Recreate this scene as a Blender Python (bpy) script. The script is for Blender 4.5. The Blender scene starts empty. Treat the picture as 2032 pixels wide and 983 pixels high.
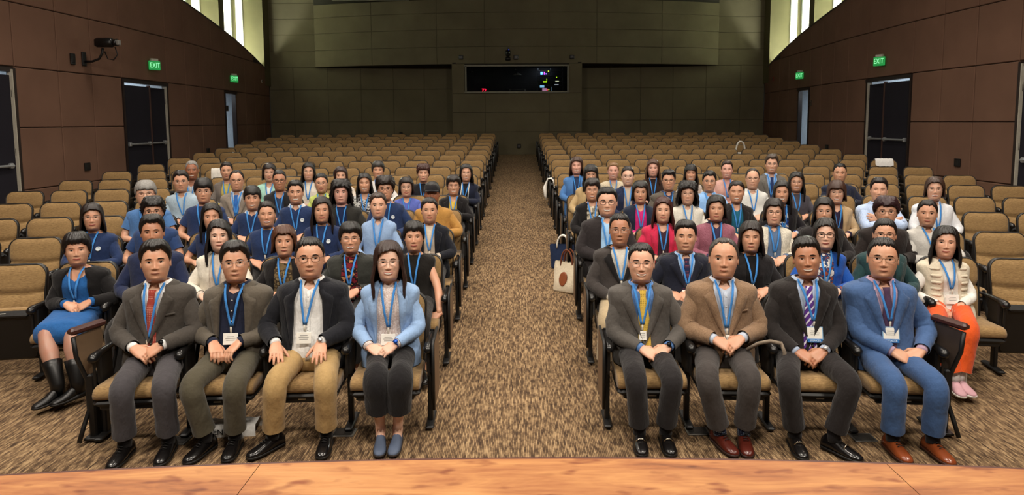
import bpy, math, random
import numpy as np
from mathutils import Vector, Matrix
random.seed(7); RNG = np.random.RandomState(11)
SC = bpy.context.scene
COL = SC.collection
PI = math.pi

# ------------------------------------------------------------------ camera, world, lights, exposure
FPX, PPX, PPY = 1340.0, 1027.0, 369.0          # focal length and principal point, pixels of the 2032 x 983 frame
CAMZ, PITCH, ROLL = 2.10, math.atan(0.095), math.radians(0.33)
cd = bpy.data.cameras.new('camera'); cam = bpy.data.objects.new('camera', cd); COL.objects.link(cam)
cd.sensor_width = 36.0; cd.lens = FPX / 2032 * 36
cd.shift_x = (1016 - PPX) / 2032; cd.shift_y = -(491.5 - PPY) / 2032
cd.clip_start = 0.05; cd.clip_end = 100
cam.matrix_world = Matrix.Translation((0, 0, CAMZ)) @ Matrix.Rotation(PI / 2 - PITCH, 4, 'X') @ Matrix.Rotation(-ROLL, 4, 'Z')
SC.camera = cam
w = bpy.data.worlds.new('hall'); SC.world = w; w.use_nodes = True
w.node_tree.nodes['Background'].inputs[0].default_value = (1.0, 0.80, 0.60, 1)
w.node_tree.nodes['Background'].inputs[1].default_value = 0.03
SC.view_settings.view_transform = 'Standard'; SC.view_settings.look = 'None'
SC.view_settings.gamma = 1.0; SC.view_settings.exposure = 0.0
SC.view_settings.use_curve_mapping = False

cy = SC.cycles
cy.max_bounces = 5; cy.diffuse_bounces = 3; cy.glossy_bounces = 2; cy.transmission_bounces = 3; cy.transparent_max_bounces = 4

def area_light(name, loc, target, size, power, col, size_y=None, spread=None):
    l = bpy.data.lights.new(name, 'AREA'); l.energy = power; l.color = col
    l.shape = 'RECTANGLE'; l.size = size; l.size_y = size_y or size
    if spread: l.spread = math.radians(spread)
    o = bpy.data.objects.new(name, l); COL.objects.link(o); o.location = loc
    o.rotation_euler = (Vector(target) - Vector(loc)).to_track_quat('-Z', 'Y').to_euler()
    return o
WARM = (1.0, 0.90, 0.78)
for lx in (-3.4, 0.0, 3.4):                      # the lighting bar over the stage edge
    area_light('stage_bar_light', (lx, 1.0, 5.6), (lx * 0.9, 6.4, 0.7), 0.9, 190, WARM, 0.6)
for lx in (-5.2, -1.8, 1.8, 5.2):                # ceiling house lights over the rows
    for ly, pw, po in ((4.4, 72, 95), (8.2, 84, 100), (12.2, 60, 40), (16.2, 24, 7)):
        area_light('house_light', (lx, ly, 6.85), (lx, ly + 0.001, 0), 0.7, pw if abs(lx) < 3 else po, WARM, 0.7, 130)

# ------------------------------------------------------------------ colours and materials
def lin(h):
    h = h.lstrip('#'); v = [int(h[i:i + 2], 16) / 255 for i in (0, 2, 4)]
    return tuple((c / 12.92 if c <= 0.04045 else ((c + 0.055) / 1.055) ** 2.4) for c in v) + (1.0,)
MATS = {}
def nodes(name):
    m = bpy.data.materials.new(name); m.use_nodes = True
    nt = m.node_tree; b = nt.nodes['Principled BSDF']
    return m, nt, b
def coords(nt, scale=(1, 1, 1), rot=(0, 0, 0), src='Object'):
    tc = nt.nodes.new('ShaderNodeTexCoord'); mp = nt.nodes.new('ShaderNodeMapping')
    nt.links.new(tc.outputs[src], mp.inputs[0])
    mp.inputs['Scale'].default_value = scale; mp.inputs['Rotation'].default_value = rot
    return mp
def noise(nt, mp, scale, detail=3, rough=0.55):
    n = nt.nodes.new('ShaderNodeTexNoise'); n.inputs['Scale'].default_value = scale
    n.inputs['Detail'].default_value = detail; n.inputs['Roughness'].default_value = rough
    if mp: nt.links.new(mp.outputs[0], n.inputs['Vector'])
    return n
def ramp(nt, fac, stops, const=False):
    r = nt.nodes.new('ShaderNodeValToRGB'); nt.links.new(fac, r.inputs[0])
    if const: r.color_ramp.interpolation = 'CONSTANT'
    el = r.color_ramp.elements
    el[0].position, el[0].color = stops[0]; el[1].position, el[1].color = stops[-1]
    for p, c in stops[1:-1]:
        e = el.new(p); e.color = c
    return r
def bump(nt, b, h, strength=0.3, dist=0.01):
    bp = nt.nodes.new('ShaderNodeBump'); bp.inputs['Strength'].default_value = strength
    bp.inputs['Distance'].default_value = dist
    nt.links.new(h, bp.inputs['Height']); nt.links.new(bp.outputs[0], b.inputs['Normal'])
def sc_(c, k): return tuple(min(1, x * k) for x in c[:3]) + (1,)
def plain(h, rough=0.5, metal=0.0, spec=0.5, emit=None, es=0.0):
    k = ('plain', h, rough, metal, spec, emit, es)
    if k in MATS: return MATS[k]
    m, nt, b = nodes('surface_' + h.strip('#')); c = lin(h)
    n = noise(nt, coords(nt), 14, 2)
    r = ramp(nt, n.outputs['Fac'], [(0.3, sc_(c, 0.92)), (0.7, sc_(c, 1.06))])
    nt.links.new(r.outputs[0], b.inputs['Base Color'])
    b.inputs['Roughness'].default_value = rough; b.inputs['Metallic'].default_value = metal
    b.inputs['Specular IOR Level'].default_value = spec
    if emit:
        b.inputs['Emission Color'].default_value = lin(emit); b.inputs['Emission Strength'].default_value = es
    MATS[k] = m; return m
def cloth(h, kind='plain', h2=None, h3=None):
    """woven cloth; kind: plain, tweed, stripe, stripe_v, dots, floral, check, knit, lace"""
    k = ('cloth', h, kind, h2, h3)
    if k in MATS: return MATS[k]
    m, nt, b = nodes('cloth_' + h.strip('#') + '_' + kind); c = lin(h); c2 = lin(h2) if h2 else sc_(c, 1.5)
    b.inputs['Roughness'].default_value = 0.85; b.inputs['Specular IOR Level'].default_value = 0.2
    b.inputs['Sheen Weight'].default_value = 0.12; b.inputs['Sheen Roughness'].default_value = 0.5
    mp = coords(nt)
    wr = noise(nt, coords(nt, (1, 1, 0.6)), 8, 4, 0.55)
    if kind == 'tweed':
        n = noise(nt, mp, 260, 1); r = ramp(nt, n.outputs['Fac'], [(0.38, c), (0.62, c2)])
    elif kind in ('stripe', 'stripe_v'):
        wv = nt.nodes.new('ShaderNodeTexWave'); wv.inputs['Distortion'].default_value = 0
        wv.wave_type = 'BANDS'; wv.bands_direction = 'X'
        mp = coords(nt, (1, 1, 1), (0, math.radians(-38) if kind == 'stripe' else 0, 0))
        wv.inputs['Scale'].default_value = 9 if kind == 'stripe' else 34
        nt.links.new(mp.outputs[0], wv.inputs['Vector'])
        st = [(0.0, c), (0.55, c), (0.60, c2), (0.74, c2), (0.78, lin(h3) if h3 else c2), (1.0, lin(h3) if h3 else c2)]
        r = ramp(nt, wv.outputs['Fac'], st)
    elif kind == 'dots':
        v = nt.nodes.new('ShaderNodeTexVoronoi'); v.inputs['Scale'].default_value = 85; v.inputs['Randomness'].default_value = 0.1
        nt.links.new(mp.outputs[0], v.inputs['Vector'])
        r = ramp(nt, v.outputs['Distance'], [(0.24, c2), (0.34, c)])
    elif kind in ('floral', 'check', 'lace'):
        s = {'floral': 26, 'check': 55, 'lace': 90}[kind]
        n = noise(nt, mp, s, 2, 0.6)
        st = [(0.40, c), (0.47, c2), (0.56, c2), (0.60, lin(h3) if h3 else c)]
        r = ramp(nt, n.outputs['Fac'], st, const=(kind == 'floral'))
    elif kind == 'knit':
        n = noise(nt, coords(nt, (1, 1, 0.3)), 170, 1); r = ramp(nt, n.outputs['Fac'], [(0.35, sc_(c, .75)), (0.65, sc_(c, 1.2))])
    else:
        n = noise(nt, mp, 120, 2); r = ramp(nt, n.outputs['Fac'], [(0.3, sc_(c, 0.94)), (0.7, sc_(c, 1.05))])
    nt.links.new(r.outputs[0], b.inputs['Base Color'])
    bump(nt, b, wr.outputs['Fac'], 0.8, 0.03)
    MATS[k] = m; return m
def skin_mat(h):
    k = ('skin', h)
    if k in MATS: return MATS[k]
    m, nt, b = nodes('skin_' + h.strip('#')); c = lin(h)
    n = noise(nt, coords(nt), 22, 3); warm = (min(1, c[0] * 1.04), c[1] * 0.86, c[2] * 0.80, 1)
    r = ramp(nt, n.outputs['Fac'], [(0.35, c), (0.72, warm)])
    nt.links.new(r.outputs[0], b.inputs['Base Color'])
    b.inputs['Roughness'].default_value = 0.42; b.inputs['Specular IOR Level'].default_value = 0.45
    n2 = noise(nt, coords(nt), 400, 2); bump(nt, b, n2.outputs['Fac'], 0.08, 0.002)
    MATS[k] = m; return m
def hair_mat(h):
    k = ('hair', h)
    if k in MATS: return MATS[k]
    m, nt, b = nodes('hair_' + h.strip('#')); c = lin(h)
    n = noise(nt, coords(nt, (1, 1, 0.10)), 330, 2)
    r = ramp(nt, n.outputs['Fac'], [(0.3, sc_(c, 0.55)), (0.7, sc_(c, 1.5))])
    nt.links.new(r.outputs[0], b.inputs['Base Color'])
    b.inputs['Roughness'].default_value = 0.36; b.inputs['Specular IOR Level'].default_value = 0.5
    bump(nt, b, n.outputs['Fac'], 0.6, 0.004)
    MATS[k] = m; return m

def seat_fabric():
    m, nt, b = nodes('seat_fabric')
    n = noise(nt, coords(nt, (22, 60, 170)), 1.6, 3, 0.6)
    n2 = noise(nt, coords(nt, (24, 160, 420)), 2.0, 2)
    mx = nt.nodes.new('ShaderNodeMath'); mx.operation = 'MULTIPLY_ADD'; mx.inputs[1].default_value = 0.45
    nt.links.new(n2.outputs['Fac'], mx.inputs[0])
    s = nt.nodes.new('ShaderNodeMath'); s.operation = 'MULTIPLY'; s.inputs[1].default_value = 0.62
    nt.links.new(n.outputs['Fac'], s.inputs[0]); nt.links.new(s.outputs[0], mx.inputs[2])
    r = ramp(nt, mx.outputs[0], [(0.36, lin('#6b5233')), (0.52, lin('#8a6d45')), (0.70, lin('#a48758'))])
    nt.links.new(r.outputs[0], b.inputs['Base Color'])
    b.inputs['Roughness'].default_value = 0.78; b.inputs['Sheen Weight'].default_value = 0.25
    b.inputs['Specular IOR Level'].default_value = 0.25
    bump(nt, b, mx.outputs[0], 0.35, 0.004)
    return m
def carpet():
    m, nt, b = nodes('carpet')
    tc = nt.nodes.new('ShaderNodeTexCoord'); sp = nt.nodes.new('ShaderNodeSeparateXYZ'); nt.links.new(tc.outputs['Object'], sp.inputs[0])
    def math_(op, a, v=None):
        q = nt.nodes.new('ShaderNodeMath'); q.operation = op; nt.links.new(a, q.inputs[0])
        if v is not None: q.inputs[1].default_value = v
        return q.outputs[0]
    xs = math_('MULTIPLY', sp.outputs['X'], 92.0); fl = math_('FLOOR', xs); fr = math_('FRACT', xs)
    cb = nt.nodes.new('ShaderNodeCombineXYZ')                     # one dash pattern per tuft line
    nt.links.new(math_('MULTIPLY', fl, 7.31), cb.inputs[0]); nt.links.new(math_('MULTIPLY', sp.outputs['Y'], 9.5), cb.inputs[1])
    n = noise(nt, None, 1.0, 2, 0.6); nt.links.new(cb.outputs[0], n.inputs['Vector'])
    line = math_('ABSOLUTE', math_('SUBTRACT', fr, 0.5)); n3 = noise(nt, coords(nt), 0.8, 3)
    mx = nt.nodes.new('ShaderNodeMath'); mx.operation = 'MULTIPLY_ADD'; mx.inputs[1].default_value = -0.36
    nt.links.new(line, mx.inputs[0]); nt.links.new(n.outputs['Fac'], mx.inputs[2])
    r = ramp(nt, mx.outputs[0], [(0.25, lin('#42342a')), (0.375, lin('#64503b')), (0.475, lin('#8a7155')), (0.60, lin('#a68c69'))])
    mix = nt.nodes.new('ShaderNodeMix'); mix.data_type = 'RGBA'; mix.blend_type = 'MULTIPLY'; mix.inputs[0].default_value = 1.0
    r3 = ramp(nt, n3.outputs['Fac'], [(0.35, (0.84, 0.84, 0.84, 1)), (0.65, (1, 1, 1, 1))])
    nt.links.new(r.outputs[0], mix.inputs[6]); nt.links.new(r3.outputs[0], mix.inputs[7])
    nt.links.new(mix.outputs[2], b.inputs['Base Color'])
    b.inputs['Roughness'].default_value = 0.95; b.inputs['Specular IOR Level'].default_value = 0.1
    bump(nt, b, mx.outputs[0], 0.4, 0.005)
    return m
def stage_wood():
    m, nt, b = nodes('stage_wood')
    n = noise(nt, coords(nt, (1.2, 6.0, 1)), 1.6, 5, 0.6); n.inputs['Distortion'].default_value = 0.8
    n2 = noise(nt, coords(nt, (3, 26, 1)), 3.0, 3)
    n3 = noise(nt, coords(nt, (2.2, 5, 1)), 3.2, 2)
    mx = nt.nodes.new('ShaderNodeMath'); mx.operation = 'MULTIPLY_ADD'; mx.inputs[1].default_value = 0.25
    nt.links.new(n2.outputs['Fac'], mx.inputs[0])
    s = nt.nodes.new('ShaderNodeMath'); s.operation = 'MULTIPLY'; s.inputs[1].default_value = 0.78
    nt.links.new(n.outputs['Fac'], s.inputs[0]); nt.links.new(s.outputs[0], mx.inputs[2])
    r = ramp(nt, mx.outputs[0], [(0.30, lin('#6e3d1f')), (0.44, lin('#985d32')), (0.60, lin('#b27a46')), (0.75, lin('#bf8a55'))])
    mix = nt.nodes.new('ShaderNodeMix'); mix.data_type = 'RGBA'; mix.blend_type = 'MULTIPLY'; mix.inputs[0].default_value = 1
    r3 = ramp(nt, n3.outputs['Fac'], [(0.28, lin('#b58a6a')), (0.42, (1, 1, 1, 1))])
    nt.links.new(r.outputs[0], mix.inputs[6]); nt.links.new(r3.outputs[0], mix.inputs[7])
    nt.links.new(mix.outputs[2], b.inputs['Base Color'])
    b.inputs['Roughness'].default_value = 0.58
    bump(nt, b, n2.outputs['Fac'], 0.08, 0.003)
    return m
def wall_fabric(name, h):
    m, nt, b = nodes(name); c = lin(h)
    n = noise(nt, coords(nt), 1.1, 3); n2 = noise(nt, coords(nt), 240, 2)
    r = ramp(nt, n.outputs['Fac'], [(0.3, sc_(c, 0.88)), (0.7, sc_(c, 1.1))])
    nt.links.new(r.outputs[0], b.inputs['Base Color'])
    b.inputs['Roughness'].default_value = 0.9; b.inputs['Specular IOR Level'].default_value = 0.15
    bump(nt, b, n2.outputs['Fac'], 0.2, 0.002)
    return m
M_SEAT, M_CARPET, M_STAGE = seat_fabric(), carpet(), stage_wood()
M_WALL, M_BACK, M_COVE = wall_fabric('brown_panel_fabric', '#745748'), wall_fabric('olive_panel_fabric', '#6f6853'), wall_fabric('pale_plaster', '#d9dcc6')
M_FIN = wall_fabric('olive_paint', '#5f5a42')
BLACK = plain('#0e0d0d', 0.5); BLACKG = plain('#141313', 0.28); METAL = plain('#8d8b86', 0.35, 1.0)

# ------------------------------------------------------------------ mesh helpers
class MB:
    def __init__(s): s.v = []; s.f = []; s.m = []; s.n = 0
    def add(s, V, F, mat=0):
        V = np.asarray(V, float).reshape(-1, 3); o = s.n
        s.v.append(V); s.n += len(V)
        s.f.extend([[i + o for i in q] for q in F]); s.m.extend([mat] * len(F) if np.isscalar(mat) else mat)
    def mesh(s, name, mats, smooth=True):
        me = bpy.data.meshes.new(name); V = np.concatenate(s.v) if s.v else np.zeros((0, 3))
        cnt = np.array([len(q) for q in s.f], np.int32); flat = np.fromiter((i for q in s.f for i in q), np.int32)
        me.vertices.add(len(V)); me.vertices.foreach_set('co', V.astype(np.float32).ravel())
        me.loops.add(len(flat)); me.loops.foreach_set('vertex_index', flat)
        me.polygons.add(len(cnt)); st = np.zeros(len(cnt), np.int32); st[1:] = np.cumsum(cnt)[:-1]
        me.polygons.foreach_set('loop_start', st); me.polygons.foreach_set('loop_total', cnt)
        me.polygons.foreach_set('material_index', np.array(s.m, np.int32))
        me.polygons.foreach_set('use_smooth', np.full(len(cnt), smooth))
        for q in (mats if isinstance(mats, (list, tuple)) else [mats]): me.materials.append(q)
        me.update(calc_edges=True); me.validate()
        return me
    def build(s, name, mats, parent=None, smooth=True):
        return link(name, s.mesh(name, mats, smooth), parent)
def link(name, me, parent=None, loc=None):
    o = bpy.data.objects.new(name, me); COL.objects.link(o)
    if parent is not None: o.parent = parent
    if loc is not None: o.location = loc
    return o
def empty(name, loc=(0, 0, 0), rz=0.0):
    o = bpy.data.objects.new(name, None); COL.objects.link(o)
    o.location = loc; o.rotation_euler = (0, 0, rz); o.empty_display_size = 0.1
    return o
def tag(o, label=None, cat=None, group=None, kind=None):
    if label: o['label'] = label
    if cat: o['category'] = cat
    if group: o['group'] = group
    if kind: o['kind'] = kind
    return o
def grid(P, cu=True, cap0=False, cap1=False):
    """P[rows, cols, 3] -> verts, quads; cu closes the columns into rings"""
    P = np.asarray(P, float); R, C = P.shape[:2]; F = []
    for i in range(R - 1):
        for j in range(C if cu else C - 1):
            k = (j + 1) % C
            F.append([i * C + j, i * C + k, (i + 1) * C + k, (i + 1) * C + j])
    if cap0: F.append([j for j in range(C)][::-1])
    if cap1: F.append([(R - 1) * C + j for j in range(C)])
    return P.reshape(-1, 3), F
BOXF = [[0, 3, 2, 1], [4, 5, 6, 7], [0, 1, 5, 4], [1, 2, 6, 5], [2, 3, 7, 6], [3, 0, 4, 7]]
def box(c, s, rot=None):
    x, y, z = np.array(s) / 2
    V = np.array([[-x, -y, -z], [x, -y, -z], [x, y, -z], [-x, y, -z], [-x, -y, z], [x, -y, z], [x, y, z], [-x, y, z]])
    if rot is not None: V = V @ np.array(rot.to_3x3() if hasattr(rot, 'to_3x3') else rot).T
    return V + np.array(c), BOXF
def rbox(c, s, r=0.01, rot=None):
    """box with chamfered vertical and top edges"""
    x, y, z = np.array(s) / 2; r = min(r, x * .9, y * .9, z * .9)
    def ring(ix, h):
        a, b = x - ix, y - ix; q = min(r, a * .9, b * .9)
        return [[a - q, -b, h], [a, -b + q, h], [a, b - q, h], [a - q, b, h], [-a + q, b, h], [-a, b - q, h], [-a, -b + q, h], [-a + q, -b, h]]
    P = np.array([ring(r, -z), ring(0, -z + r), ring(0, z - r), ring(r, z)])
    if rot is not None: P = P @ np.array(rot.to_3x3()).T
    return grid(P + np.array(c), True, True, True)
def frames(pts):
    pts = np.asarray(pts, float); T = np.gradient(pts, axis=0); T /= np.linalg.norm(T, axis=1)[:, None] + 1e-9
    ref = np.array([0, 0, 1.0]) if abs(T[0][2]) < 0.9 else np.array([0, 1.0, 0])
    N = np.cross(ref, T[0]); N /= np.linalg.norm(N); out = []
    for t in T:
        N = N - t * N.dot(t); N /= np.linalg.norm(N) + 1e-9
        out.append((t, N, np.cross(t, N)))
    return out
def tube(pts, rad, n=10, cap=True, wob=None, ridge=None):
    """rad: scalar, list, or list of (rn, rb)"""
    pts = np.asarray(pts, float); fr = frames(pts); A = np.linspace(0, 2 * PI, n, endpoint=False); P = []
    for i, (t, N, B) in enumerate(fr):
        r = rad if np.isscalar(rad) else rad[i]
        rn, rb = (r, r) if np.isscalar(r) else r
        k = 1.0 if wob is None else 1 + wob[i] * np.cos(2 * A + i)[:, None]
        if ridge is not None: k = k * (1 + ridge[i] * np.exp(-((A - PI / 2) / .33) ** 2))[:, None]
        P.append(pts[i] + (np.cos(A)[:, None] * N * rn + np.sin(A)[:, None] * B * rb) * k)
    return grid(np.array(P), True, cap, cap)
def bend(a, b, c, rnd=0.35, n1=5, n2=5, nb=6):
    """path a-b-c rounded at b"""
    a, b, c = map(lambda q: np.asarray(q, float), (a, b, c))
    p0 = b + (a - b) * rnd; p1 = b + (c - b) * rnd
    A = [a + (p0 - a) * t for t in np.linspace(0, 1, n1, endpoint=False)]
    t = np.linspace(0, 1, nb)[:, None]
    Bz = (1 - t) ** 2 * p0 + 2 * t * (1 - t) * b + t ** 2 * p1
    Cc = [p1 + (c - p1) * t for t in np.linspace(0, 1, n2 + 1)[1:]]
    return np.array(A + list(Bz) + Cc)
def arc_len(p):
    d = np.r_[0, np.cumsum(np.linalg.norm(np.diff(p, axis=0), axis=1))]; return d / d[-1]
def spow(v, e): return np.sign(v) * np.abs(v) ** e
def text_mesh(s, size, mat, name='lettering', extrude=0.001, align='CENTER'):
    c = bpy.data.curves.new('txt', 'FONT'); c.body = s; c.size = size; c.extrude = extrude
    c.align_x = align; c.align_y = 'CENTER'; c.resolution_u = 2
    o = bpy.data.objects.new('txt', c); COL.objects.link(o)
    me = bpy.data.meshes.new_from_object(o.evaluated_get(bpy.context.evaluated_depsgraph_get()))
    bpy.data.objects.remove(o); me.name = name; me.materials.clear(); me.materials.append(mat)
    return me

# ------------------------------------------------------------------ geometry of the hall
RC, SLOPE, R0 = 20.0, 0.0538, 4.6              # rows are arcs about (0, -20); the floor climbs behind the first row
ROW1, PITCHR, SEATW, AISLE = 4.84, 1.076, 0.55, 0.90
def floor_z(x, y): return SLOPE * max(0.0, math.hypot(x, y + RC) - RC - R0)
def row_y(r): return ROW1 + PITCHR * (r - 1)
def seat_pos(r, side, k):
    """floor point under the top of a seat back, and its turn"""
    R = RC + row_y(r); a = side * (AISLE + k * SEATW) / R
    x, y = R * math.sin(a), R * math.cos(a) - RC
    return Vector((x, y, floor_z(x, y))), -a
def ray(px, py):
    vx, vy = (px - PPX), (py - PPY)
    c, s = math.cos(ROLL), math.sin(ROLL)       # undo the roll about the principal point
    vx, vy = c * vx - s * vy, s * vx + c * vy
    d = Vector((vx / FPX, 1.0, -vy / FPX))
    return Vector((d.x, d.y * math.cos(PITCH) + d.z * math.sin(PITCH), -d.y * math.sin(PITCH) + d.z * math.cos(PITCH)))
CAMP = Vector((0, 0, CAMZ))
def project(p):
    d = p - CAMP; dep = d.y * math.cos(PITCH) - d.z * math.sin(PITCH); v = -(d.y * math.sin(PITCH) + d.z * math.cos(PITCH))
    vx, vy = FPX * d.x / dep, FPX * v / dep
    c, s = math.cos(ROLL), math.sin(ROLL)
    return PPX + c * vx + s * vy, PPY - s * vx + c * vy
def local_hit(px, py, Minv, ly=None, z=None):
    """where the sight line of a pixel meets the local plane y = ly or z = z"""
    o = Minv @ CAMP; d = (Minv.to_3x3() @ ray(px, py))
    t = (ly - o.y) / d.y if ly is not None else (z - o.z) / d.z
    return np.array(o + d * t)

# ------------------------------------------------------------------ floor, stage, walls, ceiling
WY = [1.0, 9.0, 11.2, 14.0, 17.0, 20.0, 24.3]; WX = [8.75, 8.36, 8.27, 8.14, 8.18, 8.40, 8.80]
def wall_x(y): return float(np.interp(y, WY, WX))
TY = [1.0, 9.0, 14.0, 16.75, 18.7, 20.0, 21.1, 22.4, 23.5, 24.3]; TZ = [6.4, 5.95, 5.45, 5.12, 4.87, 4.69, 4.52, 4.28, 4.05, 3.84]
def wall_top(y): return float(np.interp(y, TY, TZ))
CEIL = 7.2
def build_floor():
    xs = np.linspace(-11.2, 11.2, 45); ys = np.r_[np.linspace(1.0, 4.4, 6), np.linspace(4.6, 25.5, 50)]
    P = np.array([[[x, y, floor_z(x, y)] for x in xs] for y in ys]); b = MB(); V, F = grid(P, False)
    b.add(V, F); tag(b.build('floor', M_CARPET), kind='structure')
build_floor()
STAGE_Z, SR, SY = 0.90, 16.3, 2.314
def stage_edge(x): return SY - SR + math.sqrt(SR * SR - x * x)
def build_stage():
    st = MB(); xs = np.linspace(-9, 9, 61)
    P = np.array([[[x, stage_edge(x) - 0.02, 0.0] for x in xs], [[x, stage_edge(x) - 0.02, STAGE_Z - 0.03] for x in xs], [[x, -4.0, STAGE_Z - 0.03] for x in xs]])
    V, F = grid(P, False); st.add(V, [q[::-1] for q in F])
    s = tag(st.build('stage', plain('#2a1a12', 0.6), smooth=False), kind='structure')
    edges = [-9, -7.52, -5.32, -3.12, -0.915, 1.285, 3.485, 5.685, 7.885, 9]
    for a, c in zip(edges[:-1], edges[1:]):
        xs = np.linspace(a + 0.0012, c - 0.0012, 9); b = MB()
        prof = [(0.0, STAGE_Z - 0.028), (0.0, STAGE_Z - 0.004), (-0.004, STAGE_Z)]
        P = np.array([[[x, stage_edge(x) + dy, z] for x in xs] for dy, z in prof] + [[[x, -4.0, STAGE_Z] for x in xs]])
        V, F = grid(P, False); b.add(V, [q[::-1] for q in F]); b.build('board', M_STAGE, s, False)
    b = MB(); xs = np.linspace(-9, 9, 91)
    P = np.array([[[x, stage_edge(x) + dy, z] for x in xs] for dy, z in ((0.001, STAGE_Z - 0.05), (0.014, STAGE_Z - 0.05), (0.014, STAGE_Z - 0.004), (0.001, STAGE_Z - 0.004))])
    V, F = grid(P, False); b.add(V, [q[::-1] for q in F]); b.build('nosing', plain('#4a2015', 0.5), s, False)
build_stage()

DOORS = [(9.35, 11.25), (14.05, 15.92), (19.45, 20.40)]; DOORTOP = 3.03
COLS = [3.05, 4.1, 5.15, 6.2, 7.25, 8.3, 9.35, 11.25, 12.25, 13.15, 14.05, 15.92, 16.85, 17.75, 18.6, 19.45, 20.40, 21.4, 22.4, 23.4, 24.2]
ROWS = [-0.2, 1.0, 2.05, 3.05, 4.1, 5.15, 6.3]
def wall_side(side, name):
    bm = MB()                                     # the backing sheet with door openings
    ys = sorted(set(COLS + list(np.linspace(1.0, 24.25, 50))))
    for a, c in zip(ys[:-1], ys[1:]):
        dr = any(d0 - 1e-6 <= a and c <= d1 + 1e-6 for d0, d1 in DOORS)
        z0 = DOORTOP if dr else -0.1
        xa, xc = side * (wall_x(a) + 0.035), side * (wall_x(c) + 0.035); t = side * 0.05
        za, zc = wall_top(a), wall_top(c)
        V = [[xa, a, z0], [xc, c, z0], [xc, c, zc], [xa, a, za], [xa + t, a, z0], [xc + t, c, z0], [xc + t, c, zc], [xa + t, a, za]]
        F = [[0, 1, 2, 3], [5, 4, 7, 6], [3, 2, 6, 7], [0, 4, 5, 1]]
        if any(abs(a - d1) < 1e-6 or abs(a - d0) < 1e-6 for d0, d1 in DOORS): F.append([0, 3, 7, 4])
        bm.add(V, F)
    wl = tag(bm.build(name, plain('#2b1c15', 0.8), smooth=False), kind='structure')
    for a, c in zip(COLS[:-1], COLS[1:]):
        dr = (a, c) in DOORS
        for i, (z0, z1) in enumerate(zip(ROWS[:-1], ROWS[1:])):
            if dr and z1 <= DOORTOP + 0.05: continue
            if z0 > min(wall_top(a), wall_top(c)) - 0.05: continue
            g = 0.007; n = 3; yy = np.linspace(a + g, c - g, n + 1)
            lo = max(z0, DOORTOP) + g if dr else z0 + g
            def ring(inset, dx):
                pts = []
                for y in np.r_[np.linspace(a + g + inset, c - g - inset, n + 1)]: pts.append([side * (wall_x(y) + dx), y, lo + inset])
                for y in np.r_[np.linspace(a + g + inset, c - g - inset, n + 1)][::-1]: pts.append([side * (wall_x(y) + dx), y, min(z1, wall_top(y)) - g - inset])
                return pts
            P = np.array([ring(0, 0.034), ring(0, 0.010), ring(0.012, 0.0)]); V, F = grid(P, True)
            o = len(P[0]) * 2
            F += [[o + j, o + j + 1, o + 2 * n - j, o + 2 * n + 1 - j] for j in range(n)]
            if side < 0: F = [q[::-1] for q in F]
            b = MB(); b.add(V, F); b.build('wall_panel', M_WALL, wl, False)
    cap = MB(); ys = np.linspace(1.0, 24.2, 60)
    P = np.array([[[side * (wall_x(y) + dx), y, wall_top(y) + dz] for y in ys] for dx, dz in ((-0.012, -0.03), (-0.012, 0.02), (0.21, 0.02), (0.21, -0.03))])
    V, F = grid(P, False); cap.add(V, F); cap.build('coping', plain('#33231b', 0.7), wl, False)
    # lit cove behind the parapet
    cv = MB(); ys = np.linspace(8.0, 24.4, 30)
    P = np.array([[[side * (wall_x(y) + 0.2), y, 3.6] for y in ys], [[side * (wall_x(y) + 1.05), y, 3.6] for y in ys], [[side * (wall_x(y) + 1.05), y, CEIL] for y in ys]])
    V, F = grid(P, False); cv.add(V, F)
    tag(cv.build('wall_cove_' + name[5:], M_COVE), kind='structure')
    return wl
WL = wall_side(-1, 'wall_left'); WR = wall_side(1, 'wall_right')
def fins():
    for side in (-1, 1):
        nm = 'left' if side < 0 else 'right'
        for i, (y, dep) in enumerate(((12.2, .34), (16.1, .34), (19.75, .34), (23.7, 0.55))):
            x0 = wall_x(y) + (0.16 if i < 3 else -0.0); x1 = wall_x(y) + 1.06
            b = MB(); b.add(*box((side * (x0 + x1) / 2, y + dep / 2, 5.3), (x1 - x0, dep, 3.8)))
            tag(b.build('trim_%d' % (i + 1 + (0 if side < 0 else 4)), M_FIN, smooth=False), kind='structure')
            s = 'left' if side < 0 else 'right'
            # added emissive panel by each fin, imitating the brightly lit recess side
            root = empty('glow_panel', (side * (wall_x(y) + 0.80), y - 0.03, 3.75))
            tag(root, 'glow panel imitating lit recess in the %s wall cove, %s fin from the back wall' % (s, ('fourth', 'third', 'second', 'first')[i]), 'lamp')
            hb = MB(); hb.add(*box((0, 0.015, 1.6), (0.24, 0.03, 3.2))); hb.build('housing', plain('#c9c9c0', 0.5), root, False)  # plain backing of the added glow panel, no lamp fixture
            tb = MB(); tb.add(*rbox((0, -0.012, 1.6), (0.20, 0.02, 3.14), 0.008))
            tb.build('glow_face', plain('#ffffff', 0.4, emit='#f4ffe8', es=1.6), root, False)
            area_light('cove_light', (side * (wall_x(y) + 0.80), y - 0.12, 5.3), (side * (wall_x(y) + 0.75), y - 1.6, 5.3), 0.12, 220 if i > 1 else 80, (0.95, 1.0, 0.86), 3.0)
            ul = area_light('cove_uplight', (side * (wall_x(y) + 0.55), y - 1.5, 3.72), (side * (wall_x(y) + 0.85), y - 1.5, 5.5), 0.15, 150, (0.95, 1.0, 0.86), 2.6); ul.rotation_euler = (PI, 0, 0)
fins()

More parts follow.
